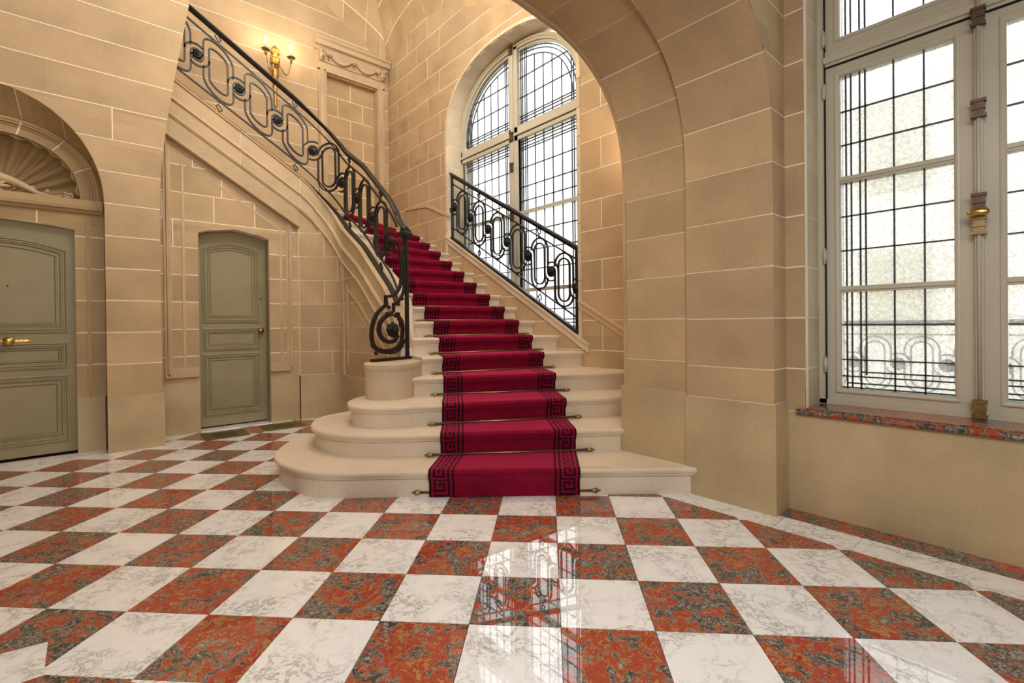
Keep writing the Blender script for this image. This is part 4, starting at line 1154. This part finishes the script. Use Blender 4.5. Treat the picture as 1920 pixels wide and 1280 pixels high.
def vpatch(i0, i1, t0, t1, shrink, off, name, m, nt_=5):
    V = []; F = []
    idx = lin(i0, i1, max(2, int((i1-i0)*2)))
    for t in lin(t0, t1, nt_):
        for x in idx:
            k = min(int(x), len(fine)-2); fr_ = x-k; a, b_ = fine[k], fine[k+1]
            p = tuple(a[c]+(b_[c]-a[c])*fr_ for c in range(3)); q = vp(p, t)
            cc = Vector((tc_[0], tc_[1], 3.5)); dd = (cc-Vector(q)).normalized()*off; V.append(Vector(q)+dd)
    n = len(idx)
    for r_ in range(nt_):
        for c in range(n-1): F.append((r_*n+c, r_*n+c+1, (r_+1)*n+c+1, (r_+1)*n+c))
    return ob(name, V, F, m, vt, True)
vpatch(0, len(fine)-1, 0, 1, 0, -.006, 'mortar_bed', M_MORT, 16)
ti = [0, .2, .4, .6, .8, 1]
for r_, (ta, tb) in enumerate(zip(ti, ti[1:])):
    xs = lin(0, len(fine)-1, 20) if r_ % 2 == 0 else lin(0, len(fine)-1, 20)
    for a, b_ in zip(xs, xs[1:]): vpatch(a+.035, b_-.035, ta+.004, tb-.004, 0, 0, 'vault_stone', M_VAULT, 3)
MB().box((-1.3, 1.9, 6.58), (3.9, 7.3, 6.7)).out('ceiling_slab', M_VAULT, vt)
MB().box((-3.4, -4.1, 4.6), (3.0, 2.0, 4.7)).out('ceiling_slab', M_VAULT, vt)
MB().box((-3.4, 1.9, 4.98), (-1.3+.01, 5.3, 5.1)).box((-1.3, 1.9, 5.6), (.6, 5.4, 5.7)).out('ceiling_slab', M_VAULT, vt)

# ------------------------------------------------------------------ the rib arch and piers on the right
wr = empty('wall_right'); tag(wr, kind='structure')
RA, RS, RRZ, RE = 1.10, 1.90, .94, 2.65     # rib: half width, spring, rise, exponent
RC = 2.771-RA
rib = arc2(RC, RS, RA, RRZ, 0, PI/2, 28, RE)
acc = [0]
for a, b_ in zip(rib, rib[1:]): acc.append(acc[-1]+math.hypot(b_[0]-a[0], b_[1]-a[1]))
def ribpt(l):
    """distance above the dado -> (x,z) along jamb then arch then flat"""
    zz0 = RS
    if l < RS: return (2.771, l), (1, 0)
    u = l-RS
    if u >= acc[-1]: return (RC-(u-acc[-1]), RS+RRZ), (0, 1)
    for i in range(28):
        if u <= acc[i+1]:
            t = (u-acc[i])/(acc[i+1]-acc[i]); a, b_ = rib[i], rib[i+1]
            d = Vector((b_[0]-a[0], b_[1]-a[1])).normalized()
            return (a[0]+t*(b_[0]-a[0]), a[1]+t*(b_[1]-a[1])), (d.y, -d.x)
def ribpatch(l0, l1, y0, y1, off, th, n, name, m):
    L = []
    for l in lin(l0, l1, n):
        (x, z), nn = ribpt(l); 
        L.append([(x+nn[0]*(o), y, z+nn[1]*(o)) for y, o in ((y0, off), (y1, off), (y1, off+th), (y0, off+th))])
    return MB().loops(L).out(name, m, wr)
lt = RS+acc[-1]+1.8
for y0, y1, off, c0 in ((1.006, 1.509, 0, .787), (1.510, 1.988, .026, .805)):
    ribpatch(.0, lt, y0+.001, y1-.001, off+.003, .08, 60, 'mortar_bed', M_MORT)
    cr = [.60, c0]+[c0+.2815*k for k in range(1, 20)]
    if c0 > .8: cr = [.60, c0]+[c0+.2695*k for k in range(1, 21)]
    for a, b_ in zip(cr, cr[1:]):
        if b_ > lt: break
        ribpatch(a+.003, b_-.003, y0, y1, off, .02, 1 if b_ < RS else 5, 'stone_block' if b_ < RS else 'voussoir', M_BLOCK)
# dado of the piers
MB().box((2.757, .993, 0), (2.96, 1.515, .597)).out('dado_slab', M_DADO, wr)
MB().box((2.772, 1.512, 0), (2.96, 2.003, .617)).out('dado_slab', M_DADO, wr)
# front face of the pier and the spandrel above it (faces the hall)
def reg_span(z):
    if z < RS: return [(2.772, 2.944)]
    if z < RS+RRZ: return [(RC+RA*(1-((z-RS)/RRZ)**RE)**(1/RE)+.007, 2.944)]
    return [(-3.3, 2.944)]
crs = [.60, .787]+[.787+.2815*k for k in range(1, 15)]
wall(wr, reg_span, PY(1.006), [c for c in crs if c < 4.6], lambda ci: [2.0, 1.1, .2, -.7, -1.6], cuts=(RS, 2.3, 2.6, 2.76, 2.82, RS+RRZ), dback=-.02)
# rear face of the rib towards the stairs, plain
def reg_span2(z):
    a = reg_span(z); return [(a[0][0]+.02, 3.70)]
b = MB()
for za, zb in ((0, RS), (RS, 2.6), (2.6, RS+RRZ-.001), (RS+RRZ+.001, 4.98)):
    for lv in levels_of(reg_span2, za, zb, 8): q = strip(lv, PY(1.985), 0, -.0); bb = strip(lv, lambda a, z, d: (a, 1.988+d, z), -.02, .0); b.add(bb.v, bb.f)
b.out('rear_face', M_BLOCK, wr)
MB().box((2.84, 1.52, 0), (3.75, 1.985, 4.98)).out('pier_core', M_BLOCK, wr)
# window wall: reveal strip, reveal, apron, far side
WY0, WY1 = -.43, .908
ops = crs[:1]+crs[1:]
def reg_w(z):
    if z < .545: return [(-4, 1.004)]
    if z < 3.75: return [(-4, WY0), (WY1, 1.004)]
    return [(-4, 1.004)]
wall(wr, reg_w, PXm(2.943), [.548]+[c for c in crs[1:] if c < 4.6]+[4.6], lambda ci: [-1.0+.3*(ci % 2), -1.8+.3*(ci % 2), -2.7], cuts=(3.75,), dback=-.05)
MB().box((2.943, -4, 0), (3.05, 1.02, .548)).out('apron', M_DADO, wr)
for a, b_ in zip([.548]+[c for c in crs[1:] if c < 3.8], [c for c in crs[1:] if c < 3.8]+[3.8]):
    MB().box((2.944, .911, a+.003), (3.30, .95, b_-.003)).out('jamb_stone', M_REVEAL, wr)
    MB().box((2.944, WY0-.04, a+.003), (3.30, WY0, b_-.003)).out('jamb_stone', M_REVEAL, wr)
MB().box((2.95, .913, .55), (3.32, .96, 3.8)).box((2.95, WY0-.05, .55), (3.32, WY0-.002, 3.8)).box((2.95, WY0-.05, 3.76), (3.32, .96, 3.85)).out('jamb_bed', M_MORT, wr)
MB().box((3.28, -4.1, -.05), (3.40, WY0-.01, 4.7)).box((3.28, .93, -.05), (3.40, 1.6, 4.7)).box((3.05, -.6, 0), (3.28, 1.0, .545)).box((3.28, WY0-.02, 0), (3.4, .94, .56)).box((3.28, WY0-.02, 3.8), (3.40, .94, 4.7)).out('outer_leaf', M_BLOCK, wr)
# the outside shell of the stair wall
MB().box((4.0, 1.5, -.05), (4.1, WC-WA+.04, 6.7)).box((4.0, WC+WA-.04, -.05), (4.1, 7.4, 6.7)).box((4.0, 3.0, 4.40), (4.1, 5.6, 6.7)).box((4.0, 3.0, -.05), (4.1, 5.6, .88)).box((3.70, 1.9, 0), (3.98, 3.148, 6.6)).box((3.70, 5.50, 0), (3.98, 7.3, 6.6)).out('outer_leaf', M_BLOCK, ws)
MB().box((-1.3, 7.28, 0), (4.1, 7.4, 6.7)).out('outer_leaf', M_BLOCK, wb)
# sill of red marble
sill = [(0, .0), (0, .012), (.006, .022), (.014, .028), (.030, .030), (.0345, .026), (.0345, -.30), (0, -.30)]
b = MB(); b.loops([[(2.943-d, y, .533+h) for h, d in sill] for y in (WY0-.03, .945)])
b.out('window_sill', M_SILL, wr)
MB().box((2.950, WY0-.03, .5665), (3.2, .93, .5725)).out('window_sill', M_SILL, wr)

# ------------------------------------------------------------------ window 2 (hall)
w2_ = empty('window_2', (3.23, .24, .6)); tag(w2_, kind='structure')
before = set(bpy.data.objects)
GX2 = 3.235; MC = .236
def bx(x0, y0, z0, x1, y1, z1, nm, m=M_WIN): return MB().box((x0, y0, z0), (x1, y1, z1)).out(nm, m, w2_)
bx(3.19, .875, .575, 3.28, .911, 3.76, 'window_frame'); bx(3.19, WY0, .575, 3.28, WY0+.035, 3.76, 'window_frame')
bx(3.19, WY0, 3.72, 3.28, .91, 3.76, 'window_frame'); bx(3.19, WY0, .573, 3.28, .91, .60, 'window_frame')
bx(3.185, WY0, 2.50, 3.28, .875, 2.585, 'transom'); bx(3.17, WY0, 2.515, 3.19, .875, 2.55, 'transom_bead')
bx(3.1845, WY0+.04, 2.494, 3.20, .872, 2.499, 'shadow_gap', M_DARK)
bx(3.178, .872, .60, 3.20, .8755, 3.7, 'shadow_gap', M_DARK)
def sash(y0, y1, z0, z1, mb):
    """y0<y1 outer edges of the sash leaf; mb = list of muntin heights"""
    sw = .066
    for a, b_ in ((y0, y0+sw), (y1-sw, y1)): bx(3.20, a, z0, 3.27, b_, z1, 'sash_stile')
    bx(3.20, y0+sw, z0, 3.27, y1-sw, z0+.065, 'sash_rail'); bx(3.20, y0+sw, z1-.062, 3.27, y1-sw, z1, 'sash_rail')
    for z in mb: bx(3.205, y0+sw, z-.017, 3.27, y1-sw, z+.017, 'glazing_bar'); bx(3.197, y0+sw, z-.006, 3.206, y1-sw, z+.006, 'glazing_bead')
    # inner bead
    P = [(y0+sw-.014, z0+.065-.014), (y1-sw+.014, z0+.065-.014), (y1-sw+.014, z1-.062+.014), (y0+sw-.014, z1-.062+.014)]
    molding(P, [(-.008, 0), (-.008, .008), (0, .010), (.008, .006), (.014, 0)], PXm(3.20), True).out('sash_bead', M_WIN, w2_)
def leaf(y0, y1, side):
    gy0, gy1 = y0+.066, y1-.066
    sash(y0, y1, .60, 2.495, [1.844, 1.226]); sash(y0, y1, 2.585, 3.72, [])
    f = [.023, .047, .088, .113, .238, .362]
    if side > 0: vs_ = [gy1-x for x in f]
    else: vs_ = [gy0+x for x in f]
    wdt = .0035
    for i, y in enumerate(vs_):
        zb = [.652, .672, .652, .745, .652, .652][i]
        MB().box((GX2-.006, y-wdt, zb), (GX2+.006, y+wdt, 2.433)).out('lead_came', M_CAME, w2_)
        MB().box((GX2-.006, y-wdt, 2.65), (GX2+.006, y+wdt, 3.66)).out('lead_came', M_CAME, w2_)
    for z in (2.235, 2.045, 1.64, 1.447, 1.026, .829, .735, .672, 2.90, 3.15, 3.40): MB().box((GX2-.006, gy0, z-wdt), (GX2+.006, gy1, z+wdt)).out('lead_came', M_CAME, w2_)
    for z, cut in ((.762, .088), (.697, .023)):
        a, b_ = (gy0, gy1-cut) if side > 0 else (gy0+cut, gy1)
        MB().box((GX2-.006, a, z-wdt), (GX2+.006, b_, z+wdt)).out('lead_came', M_CAME, w2_)
    ye = sorted([gy0, gy1]+[(gy1-x if side > 0 else gy0+x) for x in (.113, .238, .362)])
    zz = [.66, .735, .829, 1.026, 1.226, 1.447, 1.64, 1.844, 2.045, 2.235, 2.435]
    for za, zb in list(zip(zz, zz[1:]))+[(2.648, 2.90), (2.90, 3.15), (3.15, 3.40), (3.40, 3.66)]:
        for ya, yb in zip(ye, ye[1:]):
            ob('glass_pane', [(GX2, ya+.001, za+.001), (GX2, yb-.001, za+.001), (GX2, yb-.001, zb-.001), (GX2, ya+.001, zb-.001)], [(0, 1, 2, 3)], M_GLASS, w2_, loc=(GX2, ya, za))
leaf(.262, .872, 1); leaf(WY0+.04, .212, -1)
for z0, z1 in ((.60, 2.495), (2.585, 3.72)): bx(3.195, .212, z0, 3.27, .262, z1, 'meeting_stile'); bx(3.165, .222, z0, 3.20, .252, z1, 'cover_bead')
# espagnolette bolt with keepers and an oval knob
MB().tube([(3.155, .237, .60), (3.155, .237, 2.62)], .008, 8).out('espagnolette_rod', M_WIN, w2_, True)
for z in (2.47, 2.04, 1.60, 1.49, .625):
    b = MB().box((3.140, .217, z-.035), (3.167, .257, z+.035)).box((3.134, .210, z-.042), (3.170, .264, z-.028)).box((3.134, .210, z+.028), (3.170, .264, z+.042)).box((3.134, .214, z-.006), (3.170, .260, z+.006))
    b.out('bolt_keeper', M_COPPER if z > 1.55 else M_BRASSD, w2_)
MB().lathe((3.115, .237, 1.548), [(.001, -.016), (.012, -.015), (.016, -.006), (.016, .006), (.012, .015), (.001, .016)], 20, 'z', 1.0, 2.6).out('window_knob', M_BRASS, w2_, True)
MB().lathe((3.115, .237, 1.548), [(.006, 0), (.006, .04)], 10, 'x').out('knob_neck', M_BRASS, w2_, True)
for z in (2.66, 2.36, 1.42, .80):
    b = MB().tube([(3.178, .876, z-.035), (3.178, .876, z+.035)], .009, 8); b.tube([(3.178, .876, z-.045), (3.178, .876, z-.037)], .006, 8); b.tube([(3.178, .876, z+.037), (3.178, .876, z+.045)], .006, 8)
    b.out('hinge', M_WIN, w2_, True)
for y0, y1 in ((.80, .872), (.30, .55), (.10, .19)): bx(3.196, y0, .5735, 3.20, y1, .579+.002, 'dark_crack', M_DARK)
for o in set(bpy.data.objects)-before:
    if o.parent == w2_: o.location = Vector(o.location)-Vector(w2_.location)

# ------------------------------------------------------------------ little door and floor vents
d2 = empty('door_2', (CD, 5.83, 0)); tag(d2, kind='structure')
D2 = PY(5.83)
bf = doorbuild(d2, D2, CD, HD+.015, 2.005, 2.085, [(CD-.262, CD+.242, 1.12, 1.86, 1.925, .045), (CD-.262, CD+.242, .83, 1.03, 1.03, .032), (CD-.262, CD+.242, .15, .76, .76, .045)])
MB().lathe((1.432, 5.83, 1.365), [(.016, 0), (.016, -.006), (.006, -.008), (.001, -.01)], 14, 'y').out('keyhole_cover', M_BRASSD, d2, True)
MB().lathe((1.425, 5.83, 1.01), [(.028, 0), (.028, -.006), (.010, -.01), (.010, -.025), (.028, -.035), (.032, -.048), (.018, -.062), (.001, -.066)], 14, 'y').out('door_knob', M_BRASSD, d2, True)
fixloc(d2, bf)
for s in (-1, 1):
    x = CD+s*HD; MB().box((min(x-s*.006, x+s*.03), 5.703, 0), (max(x-s*.006, x+s*.03), 5.86, 2.015)).out('door_jamb', M_DOOR, wu)
MB().box((CD-HD, 5.66, -.002), (CD+HD, 5.86, .006)).out('door_threshold', M_WHITE, wu)
def vent(x0, x1, y0, y1, lab):
    root = MB().box((x0, y0, .0005), (x1, y1, .004)).out('floor_vent', M_VENT, None); tag(root, lab, 'vent', 'brass floor vents under the small door')
    mx, my = (x0+x1)/2, (y0+y1)/2; wx, wy = (x1-x0)*.26, (y1-y0)*.3
    MB().box((mx-wx, my-wy, .0042), (mx+wx, my+wy, .0046)).out('vent_slot', M_DARK, root)
    b = MB()
    for k in range(11): x = mx-wx+2*wx*(k+.5)/11; b.box((x-.006, my-wy, .0046), (x+.004, my+wy, .006))
    b.out('vent_grille', M_VENT, root)
vent(.81, 1.18, 5.20, 5.57, 'flat bronze floor vent directly in front of the small arched door')
vent(1.34, 1.72, 5.24, 5.59, 'flat bronze floor vent right of the small door, near the rounded steps')

# ------------------------------------------------------------------ wall sconce
sr = empty('wall_sconce', (1.975, 7.127, 4.2)); tag(sr, 'gilt two-arm candle sconce with lit bulbs on the wall above the stair rail', 'wall lamp')
before = set(bpy.data.objects)
yb_ = 7.10
b = MB()
b.lathe((1.975, yb_, 0), [(.001, 4.06), (.014, 4.08), (.026, 4.12), (.016, 4.15), (.018, 4.18), (.030, 4.40), (.036, 4.46), (.030, 4.475), (.044, 4.49), (.046, 4.60), (.050, 4.625), (.040, 4.64)], 14, 'z', 1, .6)
b.out('back_stem', M_GILT, sr, True)
b = MB(); b.lathe((1.975, yb_-.005, 0), [(.040, 4.635), (.058, 4.66), (.062, 4.70), (.050, 4.74), (.030, 4.765), (.044, 4.79), (.054, 4.83), (.046, 4.87), (.024, 4.90), (.001, 4.92)], 16, 'z', 1, .8)
for k in range(7):
    for q in range(3): a = 2*PI*k/7+.4*q; b.lathe((1.975+.048*math.cos(a), yb_-.005+.034*math.sin(a), 4.67+.075*q), [(.001, -.024), (.018, 0), (.001, .026)], 6)
b.out('carved_head', M_GILT, sr, True)
arm_kids = []
for s, ex, zt in ((-1, -.155, 4.70), (1, .165, 4.70)):
    pts = []
    for t in lin(0, 1, 16):
        x = 1.975+ex*t; z = 4.60+(.02*math.sin(t*PI*2) if t < .5 else 0)-.10*math.sin(PI*min(1, max(0, (t-.28)/.66)))*1.0+(.09*max(0, t-.75)*4)
        pts.append((x, yb_-.02-.13*math.sin(t*PI/2), z))
    b = MB().tube(pts, .0095, 8); arm = b.out('arm', M_BRASSD, sr, True); arm_kids.append((arm, []))
    ex_, ey_, ez_ = pts[-1]
    b = MB(); b.lathe((ex_, ey_, ez_), [(.010, -.02), (.012, 0), (.022, .01), (.012, .02), (.012, .035), (.020, .04)], 12); b.out('cup', M_BRASSD, sr, True)
    MB().lathe((ex_, ey_, ez_+.04), [(.012, 0), (.048, .010), (.055, .020), (.052, .022), (.012, .014)], 20).out('drip_pan', M_BRASSD, sr, True)
    MB().lathe((ex_, ey_, ez_+.055), [(.013, 0), (.013, .115)], 12).out('candle_sleeve', M_CANDLE, sr, True)
    MB().lathe((ex_, ey_, ez_+.17), [(.006, 0), (.015, .018), (.017, .034), (.009, .058), (.001, .078)], 12).out('flame_bulb', M_BULB, sr, True)
    arm_kids[-1][1].extend([o for o in bpy.data.objects if o.parent == sr and o.name.split('.')[0] in ('cup', 'drip_pan', 'candle_sleeve', 'flame_bulb') and not any(o in k[1] for k in arm_kids)])
    lo = lamp('sconce_light', (ex_, ey_-.03, ez_+.21), 6, (1, .80, .56), .03)
for o in set(bpy.data.objects)-before:
    if o.parent == sr: o.location = Vector(o.location)-Vector(sr.location)

for arm, kk in arm_kids:
    for o in kk: o.parent = arm; o.location = (0, 0, 0)

# ------------------------------------------------------------------ rest of the hall (behind the camera) and outside
wf = MB().box((-3.4, -4.1, -.05), (3.3, -4.0, 4.7)).out('wall_front', M_BLOCK); tag(wf, kind='structure')
we = MB().box((-3.4, -4.0, -.05), (-3.3, 5.5, 5.0)).out('wall_far_left', M_BLOCK); tag(we, kind='structure')
MB().box((-3.4, 5.82, -.05), (-1.2, 5.92, 5.0)).box((-1.3, 5.3, 0), (-1.2, 7.3, 6.7)).box((-1.3, 5.60, 2.98), (.3, 5.66, 3.1)).out('outer_leaf', M_BLOCK, wl)
MB().box((-3.3, 5.56, 0), (NC-.53, 5.80, 4.9)).box((NC-.8, 5.81, 0), (NC+.8, 5.83, 3.2)).box((NC+.53, 5.56, 0), (.48, 5.69, 2.0)).out('wall_core', M_NICHE, wl)
og = MB().box((3.45, -12, -.6), (30, 22, -.5)).out('ground', plain('courtyard_paving', (.7, .68, .62), .9)); tag(og, kind='structure')
fac = empty('courtyard_building', (11.5, 2, -.5)); tag(fac, 'cream building across the courtyard, seen faintly through the frosted hall window', 'building')
M_FAC = plain('cream_render', (.80, .77, .68), .9)
b = MB().box((0, -14, 0), (1.5, 9, 6.2)); b.out('facade', M_FAC, fac)
for k in range(7):
    y = -12.5+3.0*k
    for z in (1.2, 4.0): MB().box((-.03, y, z), (.01, y+1.1, z+1.7)).out('window', M_WIN, fac)
MB().box((-.25, -14.1, 6.1), (1.6, 9.1, 6.35)).out('cornice', M_FAC, fac)
bo = empty('balcony_railing', (6.1, .8, .17)); tag(bo, 'dark iron railing outside, blurred behind the frosted hall window', 'railing')
before = set(bpy.data.objects)
zo = lambda s: .16
def FO(s, z, d): return (6.1+d, s, z)
rail_bars(bo, FO, zo, -1.2, 2.4, 2)
motifs(bo, FO, zo, [-1.0+.373*k for k in range(9)], .373, lambda s: 0, lambda s: 0, ends=(True, True))
MB().box((6.05, -1.4, -.5), (6.2, 2.6, .155)).out('railing_kerb', M_REVEAL, bo)
for o in set(bpy.data.objects)-before:
    if o.parent == bo: o.location = Vector(o.location)-Vector(bo.location)
